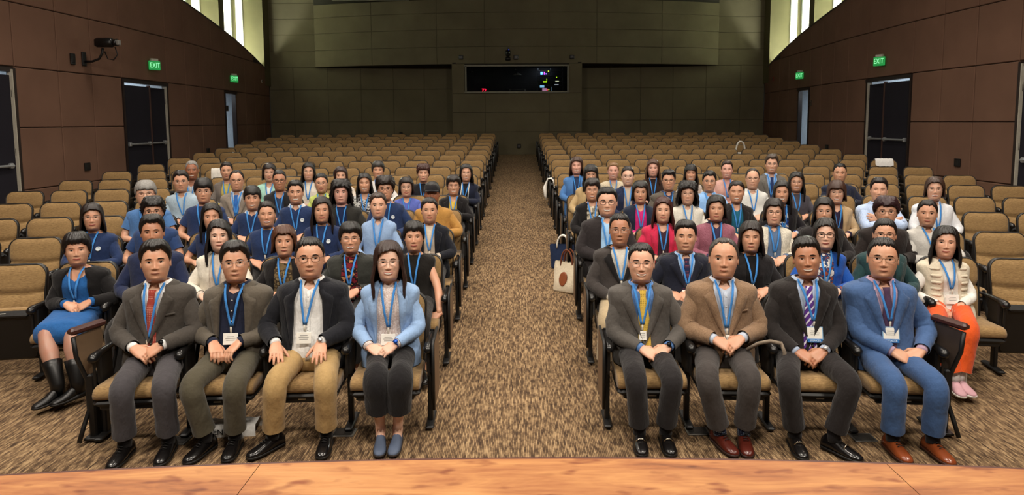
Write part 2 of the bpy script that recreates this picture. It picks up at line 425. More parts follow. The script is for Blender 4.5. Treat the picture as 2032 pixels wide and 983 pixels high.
# back wall: lower recess wall, bulging upper bulkhead, projection booth
BY = 24.25
def bulk_y(x): return 24.1 - 1.1 * (1 - min(1.0, (abs(x) / 7.1)) ** 2)
def panel_xz(parent, x0, x1, z0, z1, yf, mat, g=0.0035, name='wall_panel'):
    n = 3; xs = np.linspace(x0 + g, x1 - g, n + 1)
    def ring(ins, dy):
        q = np.linspace(x0 + g + ins, x1 - g - ins, n + 1)
        return [[x, yf(x) + dy, z0 + g + ins] for x in q] + [[x, yf(x) + dy, z1 - g - ins] for x in q[::-1]]
    P = np.array([ring(0, 0.028), ring(0, 0.008), ring(0.01, 0.0)]); V, F = grid(P, True); o = len(P[0]) * 2
    F += [[o + j, o + j + 1, o + 2 * n - j, o + 2 * n + 1 - j] for j in range(n)]
    b = MB(); b.add(V, F); return b.build(name, mat, parent, False)
def back_wall():
    DK = plain('#2a271e', 0.85)
    b = MB(); b.add(*box((0, BY + 0.13, 3.5), (19.0, 0.2, 7.6))); wb = tag(b.build('wall_back', DK, smooth=False), kind='structure')
    zr = [0.7, 2.13, 3.27, 4.05]; xs = [-8.8, -7.95, -6.72, -5.55, -4.4, -3.3, -2.2]
    for x0, x1 in zip(xs[:-1], xs[1:]):
        for z0, z1 in zip(zr[:-1], zr[1:]):
            for s in (-1, 1):
                a, c = (x0, x1) if s < 0 else (-x1, -x0)
                panel_xz(wb, a, c, z0, z1, lambda x: BY, M_BACK)
    zu = [4.05, 4.62, 5.2, 5.75, 6.3, CEIL]
    for z0, z1 in zip(zu[:-1], zu[1:]):
        for s in (-1, 1):
            a, c = (-8.8, -7.1) if s < 0 else (7.1, 8.8)
            panel_xz(wb, a, c, z0, z1, lambda x: BY, M_BACK)
    # bulkhead
    xs = np.linspace(-7.1, 7.1, 41); b = MB()
    P = np.array([[[x, bulk_y(x) + 0.03, CEIL] for x in xs], [[x, bulk_y(x) + 0.03, 4.05] for x in xs], [[x, BY, 4.05] for x in xs]])
    V, F = grid(P, False); b.add(V, F); bk = tag(b.build('wall_bulkhead', DK, smooth=False), kind='structure')
    ux = [-7.1, -4.98, -2.7, -1.08, 1.08, 2.7, 4.98, 7.1]
    zz = [4.05, 4.62, 5.2, 5.75, 6.2, 6.95]
    for z0, z1 in zip(zz[:-1], zz[1:]):
        for x0, x1 in zip(ux[:-1], ux[1:]):
            if z0 > 6.1: continue
            panel_xz(bk, x0, x1, z0, z1, bulk_y, M_BACK)
    # projection windows just under the ceiling, only their sills in view
    LG = plain('#8f8d7c', 0.5)
    for i, (x0, x1) in enumerate(((-6.2, -3.65), (-2.65, -0.15), (0.10, 2.65), (4.0, 5.0))):
        ym = min(bulk_y(x0), bulk_y(x1)) - 0.02
        fr = MB()
        fr.add(*box(((x0 + x1) / 2, ym, 6.215), (x1 - x0, 0.10, 0.035))); fr.add(*box(((x0 + x1) / 2, ym, 6.93), (x1 - x0, 0.10, 0.035)))
        for x in (x0, x1): fr.add(*box((x, ym, 6.57), (0.035, 0.10, 0.74)))
        w_ = tag(fr.build('window_%d' % (i + 2), LG, smooth=False), kind='structure')
        pn = MB(); pn.add(*box(((x0 + x1) / 2, ym + 0.03, 6.57), (x1 - x0 - .03, 0.008, 0.7))); pn.build('pane', plain('#15171a', 0.1), w_, False)
    # booth
    bt = MB(); Y = 23.0
    wx, z0, z1 = 1.72, 3.10, 3.98
    for x0, x1, a, c in ((-2.18, 2.18, 0.75, z0), (-2.18, 2.18, z1, 4.06), (-2.18, -wx, z0, z1), (wx, 2.18, z0, z1)):
        bt.add(*box(((x0 + x1) / 2, Y + 0.1, (a + c) / 2), (x1 - x0, 0.14, c - a)))
    for s in (-1, 1): bt.add(*box((s * 2.12, Y + 0.68, 2.4), (0.12, 1.2, 3.4)))
    bo = tag(bt.build('wall_booth', DK, smooth=False), kind='structure')
    for x0, x1 in ((-2.18, -1.08), (-1.08, 1.08), (1.08, 2.18)):
        for a, c in ((0.92, 1.75), (1.75, 2.42), (2.42, 3.06)): panel_xz(bo, x0, x1, a, c, lambda x: Y, M_BACK)
    for s in (-1, 1):
        a, c = (-2.18, -wx - .04) if s < 0 else (wx + .04, 2.18)
        panel_xz(bo, a, c, 3.06, 4.05, lambda x: Y, M_BACK)
        sd = MB(); sd.add(*box((s * 2.19, Y + 0.65, 2.45), (0.02, 1.2, 3.2))); sd.build('side_panel', M_BACK, bo, False)
    bb = MB(); bb.add(*box((0, Y - 0.012, 0.83), (2.6, 0.03, 0.17))); tag(bb.build('baseboard_back', plain('#0f0d0b', 0.6), smooth=False), kind='structure')
    fr = MB()
    for x, sx, z, sz in ((0, 2 * wx + .1, z0, .05), (0, 2 * wx + .1, z1, .05), (-wx, .05, (z0 + z1) / 2, z1 - z0), (wx, .05, (z0 + z1) / 2, z1 - z0)):
        fr.add(*box((x, Y - 0.01, z), (sx, 0.09, sz)))
    w1 = tag(fr.build('window_1', plain('#7d7a68', 0.5), smooth=False), kind='structure')
    m, nt, bs = nodes('booth_glass'); bs.inputs['Base Color'].default_value = (1, 1, 1, 1)
    bs.inputs['Transmission Weight'].default_value = 1.0; bs.inputs['Roughness'].default_value = 0.0; bs.inputs['IOR'].default_value = 1.02
    pn = MB(); pn.add(*box((0, Y + 0.0, (z0 + z1) / 2), (2 * wx - .04, 0.006, z1 - z0 - .04))); pn.build('pane', m, w1, False)
    # booth interior
    rm = MB(); rm.add(*box((0, Y + 1.16, 3.5), (4.1, 0.05, 1.4))); rm.add(*box((0, Y + 0.62, 3.02), (4.1, 1.1, 0.04)))
    tag(rm.build('wall_booth_inside', plain('#2c2d30', 0.8), smooth=False), kind='structure')
    area_light('booth_light', (0.9, Y + 0.6, 3.96), (0.9, Y + 0.7, 3), 0.5, 2.5, (0.8, 0.9, 1.0))
    ck = empty('digital_clock', (-1.13, Y + 0.35, 3.05)); tag(ck, 'red digital clock glowing in the booth window', 'clock')
    b = MB(); b.add(*rbox((0, 0.02, 0.12), (0.3, 0.05, 0.17), 0.01)); b.add(*box((0, 0.02, 0.015), (0.2, 0.09, 0.03))); b.build('case', BLACK, ck, False)
    RED = plain('#ff2038', 0.4, emit='#ff1030', es=5.0)
    me = text_mesh('72', 0.16, RED); o = link('lettering', me, ck, (0, -0.009, 0.12)); o.rotation_euler = (PI / 2, 0, 0)
    rk = empty('equipment_rack', (1.15, Y + 0.75, 3.04)); tag(rk, 'equipment rack with small coloured lights seen through the booth window', 'rack')
    b = MB()
    for x in (-.42, .02, .44): b.add(*box((x, 0, .45), (.03, .3, .9)))
    for z in (.04, .30, .46, .62, .8): b.add(*box((0, 0, z), (.88, .3, .02)))
    b.build('frame', plain('#34373b', 0.4, 0.6), rk, False)
    for x, z, sx, sz, h, e in ((-.30, .72, .07, .09, '#5fb4ff', 5), (-.2, .72, .04, .09, '#c04dff', 4), (-.14, .70, .03, .04, '#8a6bff', 4), (-.06, .79, .04, .03, '#d6ff30', 3),
                              (-.18, .43, .13, .03, '#c9ff1a', 4), (-.12, .50, .03, .06, '#9dd010', 2), (-.28, .27, .15, .08, '#86c8f0', 1.5), (.22, .58, .03, .03, '#b8ff20', 3), (.24, .44, .12, .03, '#dfe8c0', 1.6),
                              (.22, .33, .14, .025, '#a0aab4', 1.2), (-.2, .15, .15, .12, '#e0a0c8', 0.8), (-.10, .16, .04, .06, '#ff4060', 1.5), (-.05, .16, .05, .03, '#a0c820', 1.5), (.05, .14, .02, .22, '#7090a8', .5)):
        b = MB(); b.add(*box((x, -0.16, z), (sx, 0.02, sz))); b.build('indicator_light', plain(h, 0.4, emit=h, es=e * 0.5), rk, False)
    dk = empty('booth_desk', (0.02, Y + 0.55, 3.04)); tag(dk, 'pale framed desk standing inside the booth behind the glass', 'desk')
    b = MB(); b.add(*box((0, 0, .17), (.56, .3, .02))); b.build('desk_top', plain('#9a9c9c', 0.4), dk, False)
    for s in (-1, 1):
        b = MB(); b.add(*box((s * .26, 0, .08), (.025, .28, .16))); b.build('leg', plain('#9a9c9c', 0.4), dk, False)
    lp = empty('pendant_lamp', (0.02, Y + 0.6, 3.98)); tag(lp, 'grey domed pendant lamp inside the booth', 'lamp')
    b = MB(); b.add(*tube([(0, 0, 0), (0, 0, -.2)], .008, 6)); b.build('cord', BLACK, lp)
    A = np.linspace(0, 2 * PI, 18, endpoint=False)
    P = np.array([[[r * math.cos(a), r * math.sin(a), z] for a in A] for r, z in ((.02, -.19), (.07, -.21), (.13, -.25), (.155, -.28), (.14, -.28), (.06, -.22))])
    b = MB(); V, F = grid(P); b.add(V, F); b.build('shade', plain('#8d8f88', 0.4), lp)
back_wall()
def ceiling():
    b = MB(); b.add(*box((0, 14.0, CEIL + 0.1), (21, 26.0, 0.2))); tag(b.build('ceiling', plain('#4a4438', 0.9), smooth=False), kind='structure')
ceiling()

# doors: frame, two leaves or an open single leaf, corridor behind
def make_door(side, i, d0, d1):
    n = i + 1 + (0 if side < 0 else 3)
    ym = (d0 + d1) / 2; fz = floor_z(wall_x(ym), ym); X = lambda y: side * wall_x(y)
    FR = plain('#241713', 0.5); fb = MB()
    for y in (d0 + 0.03, d1 - 0.03): fb.add(*box((X(y) + side * 0.04, y, (fz + DOORTOP) / 2), (0.12, 0.05, DOORTOP - fz)))
    fb.add(*box((X(ym) + side * 0.04, ym, DOORTOP - 0.03), (0.12, d1 - d0, 0.07)))
    root = tag(fb.build('door_%d' % n, FR, smooth=False), kind='structure')
    LEAF = wall_fabric('door_paint', '#242229') if not MATS.get('leaf') else MATS['leaf']; MATS['leaf'] = LEAF
    JMB = plain('#b9b3a4', 0.5)
    def leaf(hy, dirn, ang, w_):
        """hinge at hy; dirn +1 leaf runs away from the camera; opens outward by ang"""
        e = empty('leaf', (X(hy) + side * 0.06, hy, fz + 0.01)); e.parent = root
        a = math.radians(ang); th = math.atan2(dirn * math.cos(a), side * math.sin(a)); e.rotation_euler = (0, 0, th)
        h = DOORTOP - fz - 0.13; ny = 1.0 if dirn == side else -1.0
        b = MB(); b.add(*box((w_ / 2, 0, h / 2), (w_, 0.045, h))); o = b.build('slab', LEAF, e, False)
        b = MB(); b.add(*tube([(0.10, ny * 0.075, 1.05), (w_ - 0.10, ny * 0.075, 1.05)], 0.022, 10))
        for q in (0.12, w_ - 0.12): b.add(*rbox((q, ny * 0.045, 1.05), (0.07, 0.06, 0.09), 0.01))
        b.build('panic_bar', plain('#c4c8cc', 0.3, 0.7), e, False)
        b = MB(); b.add(*box((-0.012, 0, h / 2), (0.02, 0.05, h)))
        b.build('jamb_strip', JMB, e, False)
        for z in (0.3, h / 2, h - 0.3):
            b = MB(); b.add(*tube([(-0.01, ny * 0.035, z - 0.06), (-0.01, ny * 0.035, z + 0.06)], 0.014, 8)); b.build('hinge', METAL, e)
    if d1 - d0 > 1.2:
        leaf(d0 + 0.07, 1, -3, (d1 - d0) * 0.55 - 0.08); leaf(d1 - 0.07, -1, 5, (d1 - d0) * 0.45 - 0.08)
        ml = MB(); yj = d0 + .07 + (d1 - d0) * .55 - .07; ml.add(*box((X(yj) + side * .0, yj, (fz + DOORTOP) / 2 - .04), (.05, .06, DOORTOP - fz - .1))); ml.build('mullion', plain('#4a3129', 0.5), root, False)
        js = MB(); js.add(*box((X(d1) + side * 0.035, d1 - 0.065, (fz + DOORTOP) / 2), (0.09, 0.02, DOORTOP - fz - .05))); js.build('jamb_strip', JMB, root, False)
    else:
        leaf(d0 + 0.07, 1, 96, d1 - d0 - 0.15)
    # exit sign above
    if i > 0:
        z = 3.29 if i == 1 else 3.30
        ye = ym + (0.20 if i == 1 else 0.1)
        sg = empty('exit_sign', (X(ye) - side * 0.03, ye, z), 0)
        sg.rotation_euler = (0, 0, -side * (PI / 2 - math.radians(26)))
        sg.location.x -= side * 0.08
        tag(sg, 'green lit exit sign above the %s door in the %s wall' % ('double' if i == 1 else 'open single', 'left' if side < 0 else 'right'), 'sign', 'exit signs')
        b = MB(); b.add(*rbox((0, 0, 0.10), (0.28, 0.035, 0.20), 0.012)); b.build('sign_face', plain('#0a6a34', 0.35, emit='#10b850', es=0.45), sg, False)
        b = MB(); b.add(*box((0, 0.01, 0.225), (0.17, 0.05, 0.05))); b.build('mount', plain('#b8b5a8', 0.5), sg, False)
        me = text_mesh('EXIT', 0.145, plain('#c8ffd8', 0.4, emit='#8affb0', es=0.9)); o = link('lettering', me, sg, (0, -0.0185, 0.10)); o.rotation_euler = (PI / 2, 0, 0); o.scale = (0.80, 1.1, 1)
        b = MB()
        b.add(*box((0, 0.07, 0.12), (0.05, 0.13, 0.05))); b.build('bracket', BLACK, sg, False)
for sd in (-1, 1):
    for i, (d0, d1) in enumerate(DOORS): make_door(sd, i, d0, d1)
def corridor(side):
    b = MB(); nm = 'left' if side < 0 else 'right'
    WH = plain('#c3ccd4', 0.8)
    y0, y1, zt = 8.0, 26.5, 3.40; ys = np.linspace(y0, y1, 20)
    P = np.array([[[side * (wall_x(y) + dx), y, z] for y in ys] for dx, z in ((0.12, zt), (2.1, zt), (2.1, -.2))])
    V, F = grid(P, False); b.add(V, F)
    for y in (y0, y1): b.add([[side * (wall_x(y) + .12), y, -.2], [side * (wall_x(y) + 2.1), y, -.2], [side * (wall_x(y) + 2.1), y, zt], [side * (wall_x(y) + .12), y, zt]], [[0, 1, 2, 3]])
    for yc, pw in ((12.0, 60), (18.0, 90), (22.6, 150)): area_light('corridor_light', (side * (wall_x(yc) + 1.2), yc, zt - 0.08), (side * (wall_x(yc) + 1.2), yc + .01, 0), 0.5, pw, (0.80, 0.91, 1.0), 3.0)
    tag(b.build('wall_corridor_' + nm, WH, smooth=False), kind='structure')
    y = 23.6; nb = MB()
    for k in range(4):
        nb.add(*box((side * (wall_x(24) + 2.07), y + .25, 2.25 + .17 * k), (0.02, 0.45, 0.11)))
    tag(nb.build('notice_board', plain('#3d5f8e', 0.5), smooth=False), 'blue striped notice on the corridor wall beyond the %s rear door' % nm, 'notice')
corridor(-1); corridor(1)

# ------------------------------------------------------------------ seats
def chair_meshes():
    D = {}
    def yb(z): return -0.10 + (z - 0.36) / 0.5 * 0.10
    def hw(z, base=0.228):
        rt, rb = 0.085, 0.05
        if z > 0.86 - rt: return base - rt + math.sqrt(max(0, rt * rt - (z - (0.86 - rt)) ** 2))
        if z < 0.36 + rb: return base - 0.012 - rb + math.sqrt(max(0, rb * rb - ((0.36 + rb) - z) ** 2))
        return base - 0.012 * (0.775 - z) / 0.37
    zs = [0.362, 0.372, 0.40, 0.45, 0.50, 0.56, 0.61, 0.628, 0.642, 0.656, 0.69, 0.73, 0.785, 0.82, 0.845, 0.856, 0.8595]
    us = np.array([-1, -.93, -.8, -.5, -.2, .2, .5, .8, .93, 1])
    P = []
    for z in zs:
        h = hw(z); e = min(1.0, (0.862 - z) / 0.05) ** 0.5 * min(1.0, (z - 0.355) / 0.04) ** 0.5
        row = []
        for u in us:
            crease = 0.030 * math.exp(-((z - (0.645 - 0.014 * (1 - u * u))) / 0.014) ** 2)
            bulge = (1 - abs(u) ** 5) * e
            lower = 0.020 * math.exp(-((z - 0.53) / 0.08) ** 2)
            row.append([u * h, yb(z) - 0.022 - (0.035 + lower) * bulge + crease * e + 0.02 * u * u * 0 - 0.02 * u * u, z])
        P.append(row)
    b = MB(); V, F = grid(np.array(P), False); b.add(V, F)
    D['backrest'] = b.mesh('backrest', M_SEAT)
    # shell with the dark rim
    zz = [0.362, 0.37, 0.40, 0.5, 0.6, 0.7, 0.775, 0.80, 0.825, 0.845, 0.856, 0.8599]
    loop = [(hw(z), z) for z in zz] + [(-hw(z), z) for z in zz[::-1]]
    def rg(off, dy):
        out = []
        for x, z in loop:
            c = np.array([0, 0.61]); d = np.array([x, z]) - c; L = np.linalg.norm(d); q = c + d * (1 + off / L)
            out.append([q[0], yb(z) + dy - 0.02 * min(1, abs(x) / .228) ** 2, q[1]])
        return out
    P = np.array([rg(-0.006, -0.024), rg(0.004, -0.031), rg(0.010, -0.026), rg(0.011, 0.004), rg(0.004, 0.022), rg(-0.05, 0.030)])
    V, F = grid(P, True, False, True); b = MB(); b.add(V, F); D['back_shell'] = b.mesh('back_shell', plain('#15110d', 0.45))
    # seat cushion: profile in (y, z), lofted over x
    prof = [(-0.13, 0.375), (-0.13, 0.43), (-0.16, 0.447), (-0.25, 0.440), (-0.38, 0.446), (-0.49, 0.452), (-0.535, 0.440), (-0.553, 0.41), (-0.545, 0.382), (-0.52, 0.370), (-0.35, 0.366)]
    xs = [-.228, -.222, -.20, -.12, 0, .12, .20, .222, .228]; cy, cz = -0.34, 0.41
    P = []
    for x in xs:
        k = 1.0 if abs(x) < .21 else (0.97 if abs(x) < .225 else 0.88)
        crown = 0.010 * (1 - (x / .228) ** 2)
        P.append([[x, cy + (y - cy) * k, cz + (z - cz) * k + (crown if z > 0.42 else 0) - .045] for y, z in prof])
    b = MB(); V, F = grid(np.array(P), True, True, True); b.add(V, F); D['seat'] = b.mesh('seat', M_SEAT)
    b = MB(); b.add(*rbox((0, -0.335, 0.307), (0.462, 0.425, 0.050), 0.022)); b.add(*rbox((0, -0.515, 0.285), (0.38, 0.03, 0.05), 0.008)); 
    D['seat_pan'] = b.mesh('seat_pan', BLACK, False)
    b = MB(); b.add(*rbox((0, -0.5325, 0.292), (0.05, 0.004, 0.018), 0.002)); D['seat_number'] = b.mesh('seat_number', plain('#c8c4b6', 0.4), False)
    # armrest at x = 0
    pts = [(0, -0.03, 0.595), (0, -0.10, 0.60), (0, -0.22, 0.602), (0, -0.33, 0.600), (0, -0.385, 0.592), (0, -0.418, 0.582), (0, -0.436, 0.575)]
    rr = [(.018, .012), (.024, .015), (.026, .017), (.028, .022), (.033, .032), (.029, .029), (.010, .010)]
    b = MB(); b.add(*tube(pts, rr, 10)); D['armrest'] = b.mesh('armrest', BLACKG)
    b = MB(); b.add(*rbox((0, -0.26, 0.475), (0.036, 0.16, 0.22), 0.01)); b.add(*rbox((0, -0.285, 0.21), (0.034, 0.06, 0.40), 0.008))
    b.add(*rbox((0, -0.275, 0.012), (0.055, 0.28, 0.024), 0.008)); b.add(*box((0, -0.392, 0.47), (0.014, 0.012, 0.19)))
    b.add(*tube([(0, -0.08, 0.60), (0, -0.09, 0.52), (0, -0.16, 0.40), (0, -0.24, 0.30)], 0.014, 6))
    D['standard'] = b.mesh('standard', BLACK, False)
    pr = [(-0.06, 0.60), (-0.40, 0.60), (-0.425, 0.575), (-0.425, 0.18), (-0.40, 0.155), (-0.10, 0.155), (-0.06, 0.2)]
    def pan(t, g): return [[t, -0.25 + (y + 0.25) * g, 0.38 + (z - 0.38) * g] for y, z in pr]
    b = MB(); V, F = grid(np.array([pan(-.009, 1), pan(.009, 1)]), True, True, True); b.add(V, F)
    D['end_panel'] = b.mesh('end_panel', plain('#6f5640', 0.5), False)
    b = MB(); b.add(*tube([(0, -0.43, 0.15), (0, -0.43, 0.60), (0, -0.40, 0.612), (0, -0.08, 0.612)], 0.011, 6)); D['end_frame'] = b.mesh('end_frame', BLACK)
    return D
CH = chair_meshes()
ORD = ['first', 'second', 'third', 'fourth', 'fifth', 'sixth', 'seventh', 'eighth', 'ninth', 'tenth', 'eleventh', 'twelfth', 'thirteenth', 'fourteenth', 'fifteenth', 'sixteenth']
NSEAT = {1: 4, 2: 8, 3: 9, 4: 10, 5: 12}
FOLD = Matrix.Translation((0, -0.205, 0.335)) @ Matrix.Rotation(math.radians(-82), 4, 'X') @ Matrix.Translation((0, 0.34, -0.345))
def chair_parts(side, k, nrow, down, front):
    """(name, mesh key, matrix) of the parts of one seat"""
    L = [('backrest', 'backrest', Matrix()), ('back_shell', 'back_shell', Matrix())]
    fm = Matrix() if down else FOLD
    L += [('seat', 'seat', fm), ('seat_pan', 'seat_pan', fm)]
    if front: L.append(('seat_number', 'seat_number', fm))
    out, inn = side * SEATW / 2, -side * SEATW / 2
    L += [('armrest', 'armrest', Matrix.Translation((out, 0, 0))), ('standard', 'standard', Matrix.Translation((out, 0, 0)))]
    if k == 0:
        t = Matrix.Translation((inn, 0, 0)); e = Matrix.Translation((inn - side * 0.035, 0, 0))
        L += [('armrest', 'armrest', t), ('standard', 'standard', t), ('end_panel', 'end_panel', e), ('end_frame', 'end_frame', e)]
    return L
def place_seats(occupied):
    far = MB(); cache = {}
    for r in range(1, 17):
        for side in (-1, 1):
            n = NSEAT.get(r, 12)
            for k in range(n):
                p, rz = seat_pos(r, side, k)
                occ = (r, side, k) in occupied
                if r >= 15:                      # the last two dim rows
                    T = Matrix.Translation(p) @ Matrix.Rotation(rz, 4, 'Z')
                    for nm, key, m in chair_parts(side, k, n, False, False):
                        if key in ('seat_number',): continue
                        if key not in cache:
                            me = CH[key]; cache[key] = (np.array([v.co[:] for v in me.vertices]), [list(q.vertices) for q in me.polygons])
                        V, F = cache[key]; Mx = np.array(T @ m)
                        far.add(V @ Mx[:3, :3].T + Mx[:3, 3], F, 0 if key in ('backrest', 'seat') else 1)
                    continue
                root = empty('theatre_seat', p, rz)
                sd = 'left' if side < 0 else 'right'
                who = 'occupied' if occ else 'empty'
                tag(root, '%s tan theatre seat, %s row from the stage, %s seat %s of the centre aisle' % (who, ORD[r - 1], ORD[k], sd), 'seat', 'tan theatre seats')
                for nm, key, m in chair_parts(side, k, n, occ, r <= 2):
                    o = link(nm, CH[key], root)
                    if key == 'armrest': m = m @ Matrix.Translation((0, 0, -.025))
                    if m != Matrix(): o.matrix_local = m
    tag(far.build('distant_theatre_seats', [M_SEAT, plain('#15110d', 0.45)]), 'last two dim rows of tan theatre seats before the back wall', 'seats', kind='stuff')

# ------------------------------------------------------------------ people: heads
HT = 0.118
ZT = np.array([0, -.02, -.04, -.055, -.07, -.085, -.10, -.112, -.120])
WT = np.array([.0745, .0738, .0720, .0697, .0662, .0622, .0580, .0550, .0535])
FT = np.array([.0925, .0925, .0918, .0915, .0915, .0905, .0880, .0815, .0640])
BT = np.array([.0980, .0940, .0860, .0780, .0710, .0660, .0630, .0615, .0610])
ET = np.array([.92, .92, .93, .95, .98, 1.03, 1.09, 1.14, 1.16])
def head_dims(z):
    z = np.asarray(z, float); S = np.sqrt(np.clip(1 - np.clip(z / HT, 0, 1) ** 2.5, 0, 1))
    up = z >= 0; zi = -z
    g = lambda T: np.interp(zi, -ZT, T)
    return (np.where(up, .0745 * S, g(WT)), np.where(up, .0925 * S ** 1.05, g(FT)), np.where(up, .098 * S, g(BT)), np.where(up, .92, g(ET)))
def gs(v, s): return np.exp(-(v / s) ** 2)
def face_feat(x, z, smile, wide):
    ax = np.abs(x)
    h = np.interp(-z, [-.02, -.004, .018, .036, .043, .052], [0, .004, .012, .0205, .0175, 0])
    sg = np.interp(-z, [-.01, .02, .04, .05], [.0065, .0085, .0120, .0110])
    n = h * gs(x, sg) + .0065 * gs(ax - .0135, .0062) * gs(z + .043, .0065)
    n += -.0085 * gs(ax - .031, .017) * gs(z - .001, .012) + .0030 * gs(z - .021, .008) * gs(ax - .030, .022)
    n += (.003 + .0045 * smile) * gs(ax - .043, .017) * gs(z + .034 - .004 * smile, .017)
    n += .0050 * gs(x, .022) * gs(z + .071, .012) - .0035 * gs(x, .022) * gs(z + .0865, .006) + .0035 * gs(x, .018) * gs(z + .106, .010)
    n += -.0030 * smile * gs(ax - .034, .006) * gs(z + .064, .012)
    return n
def face_y(x, z, P):
    """front surface of the face at (x, z), head units"""
    w, f, b, e = head_dims(z); w = w * P['hw']
    q = np.clip(1 - (np.abs(x) / w) ** (2 / e), 0, 1) ** (e / 2)
    return -(f * q + face_feat(x / P['hw'], z, P['smile'], 1) * np.clip(q * 1.6, 0, 1))
def head_rings(P, hi):
    n = 72 if hi else 40
    s = np.linspace(-1, 1, n, endpoint=False) + 1 / n; th = PI * (0.50 * s + 0.50 * s ** 3)
    zz = np.r_[np.linspace(-.120, .062, 46 if hi else 26), HT * np.cos(np.linspace(np.arccos(.062 / HT), 0.03, 9 if hi else 6))[1:]]
    R = []
    for z in zz:
        w, f, b, e = [float(q) for q in head_dims(z)]; w *= P['hw']
        x = w * spow(np.sin(th), e); c = np.cos(th)
        y = np.where(c > 0, -f * np.abs(c) ** e, b * np.abs(c) ** 0.95)
        ft = face_feat(x / P['hw'], z, P['smile'], 1) * np.clip(np.abs(c) ** e * 1.6, 0, 1)
        y = np.where(c > 0, y - ft, y)
        R.append(np.stack([x, y, np.full(n, z)], 1))
    return th, np.array(R)

# ------------------------------------------------------------------ people: torso
TM = np.array([  # s, half width, front depth, back depth   (man)
    [-0.02, .180, .150, .105], [0.10, .186, .158, .110], [0.25, .182, .158, .106], [0.42, .178, .150, .102], [0.58, .186, .142, .104], [0.74, .198, .134, .108],
    [0.85, .203, .118, .108], [0.91, .196, .100, .102], [0.945, .168, .086, .094], [0.968, .128, .074, .084], [0.988, .094, .065, .075], [1.01, .073, .058, .068], [1.06, .066, .053, .065], [1.20, .062, .050, .063]])
TF = np.array([  # woman
    [-0.02, .176, .138, .105], [0.10, .178, .138, .106], [0.25, .160, .124, .096], [0.40, .148, .116, .090], [0.55, .156, .132, .092], [0.66, .165, .140, .096], [0.78, .171, .120, .098],
    [0.85, .175, .102, .096], [0.905, .169, .087, .092], [0.94, .147, .075, .086], [0.966, .108, .064, .077], [0.985, .076, .055, .068], [1.01, .058, .049, .060], [1.06, .0500, .044, .056], [1.20, .0480, .042, .055]])
class Torso:
    def __init__(s, hip, nb, head, sex, bk, belly):
        s.T = (TM if sex == 'm' else TF).copy()
        body = s.T[:, 0] < 0.97
        s.T[body, 1] *= bk; s.T[body, 2] *= (bk - 1) * 0.6 + 1
        s.T[:, 2] += belly * np.exp(-((s.T[:, 0] - 0.3) / 0.28) ** 2)
        s.hip, s.nb, s.head = hip, nb, head
    def c(s, t):
        t = np.asarray(t, float); u = np.clip(t, -.05, 1)[..., None]
        p = s.hip + (s.nb - s.hip) * u
        p[..., 1] += 0.035 * np.sin(np.clip(u[..., 0], 0, 1) * PI)
        ov = np.clip(t - 1, 0, None)[..., None]
        L = np.linalg.norm(s.nb - s.hip); d = (s.head - s.nb); d = d / np.linalg.norm(d)
        return p + d * ov * L
    def dims(s, t): return [np.interp(t, s.T[:, 0], s.T[:, i]) for i in (1, 2, 3)]
    def pt(s, phi, t, off=0.0):
        phi, t = np.broadcast_arrays(np.asarray(phi, float), np.asarray(t, float))
        w, f, b = s.dims(t); c = np.cos(phi); e = .86
        x = (w + off) * spow(np.sin(phi), e); y = np.where(c > 0, -(f + off) * np.abs(c) ** e, (b + off) * np.abs(c) ** e)
        o = s.c(t).copy(); o[..., 0] += x; o[..., 1] += y
        return o
    def phi_at(s, x, t, off=0.0):
        w = s.dims(t)[0] + off; q = np.clip(np.abs(x) / w, 0, .999) ** (1 / .86)
        return np.sign(x) * np.arcsin(q)
    def front(s, x, t, off=0.0):
        x, t = np.broadcast_arrays(np.asarray(x, float), np.asarray(t, float))
        return s.pt(s.phi_at(x, t, off), t, off)

def wrinkle(P, amp, seed, fx=26.0):
    r = np.random.RandomState(seed); Q = P.reshape(-1, 3); d = np.zeros(len(Q))
    for i in range(5):
        k = r.randn(3) * fx * (0.6 + 0.35 * i); d += np.sin(Q @ k + r.rand() * 6.28) / (1 + 0.5 * i)
    return (d * amp / 2.2).reshape(P.shape[:-1])

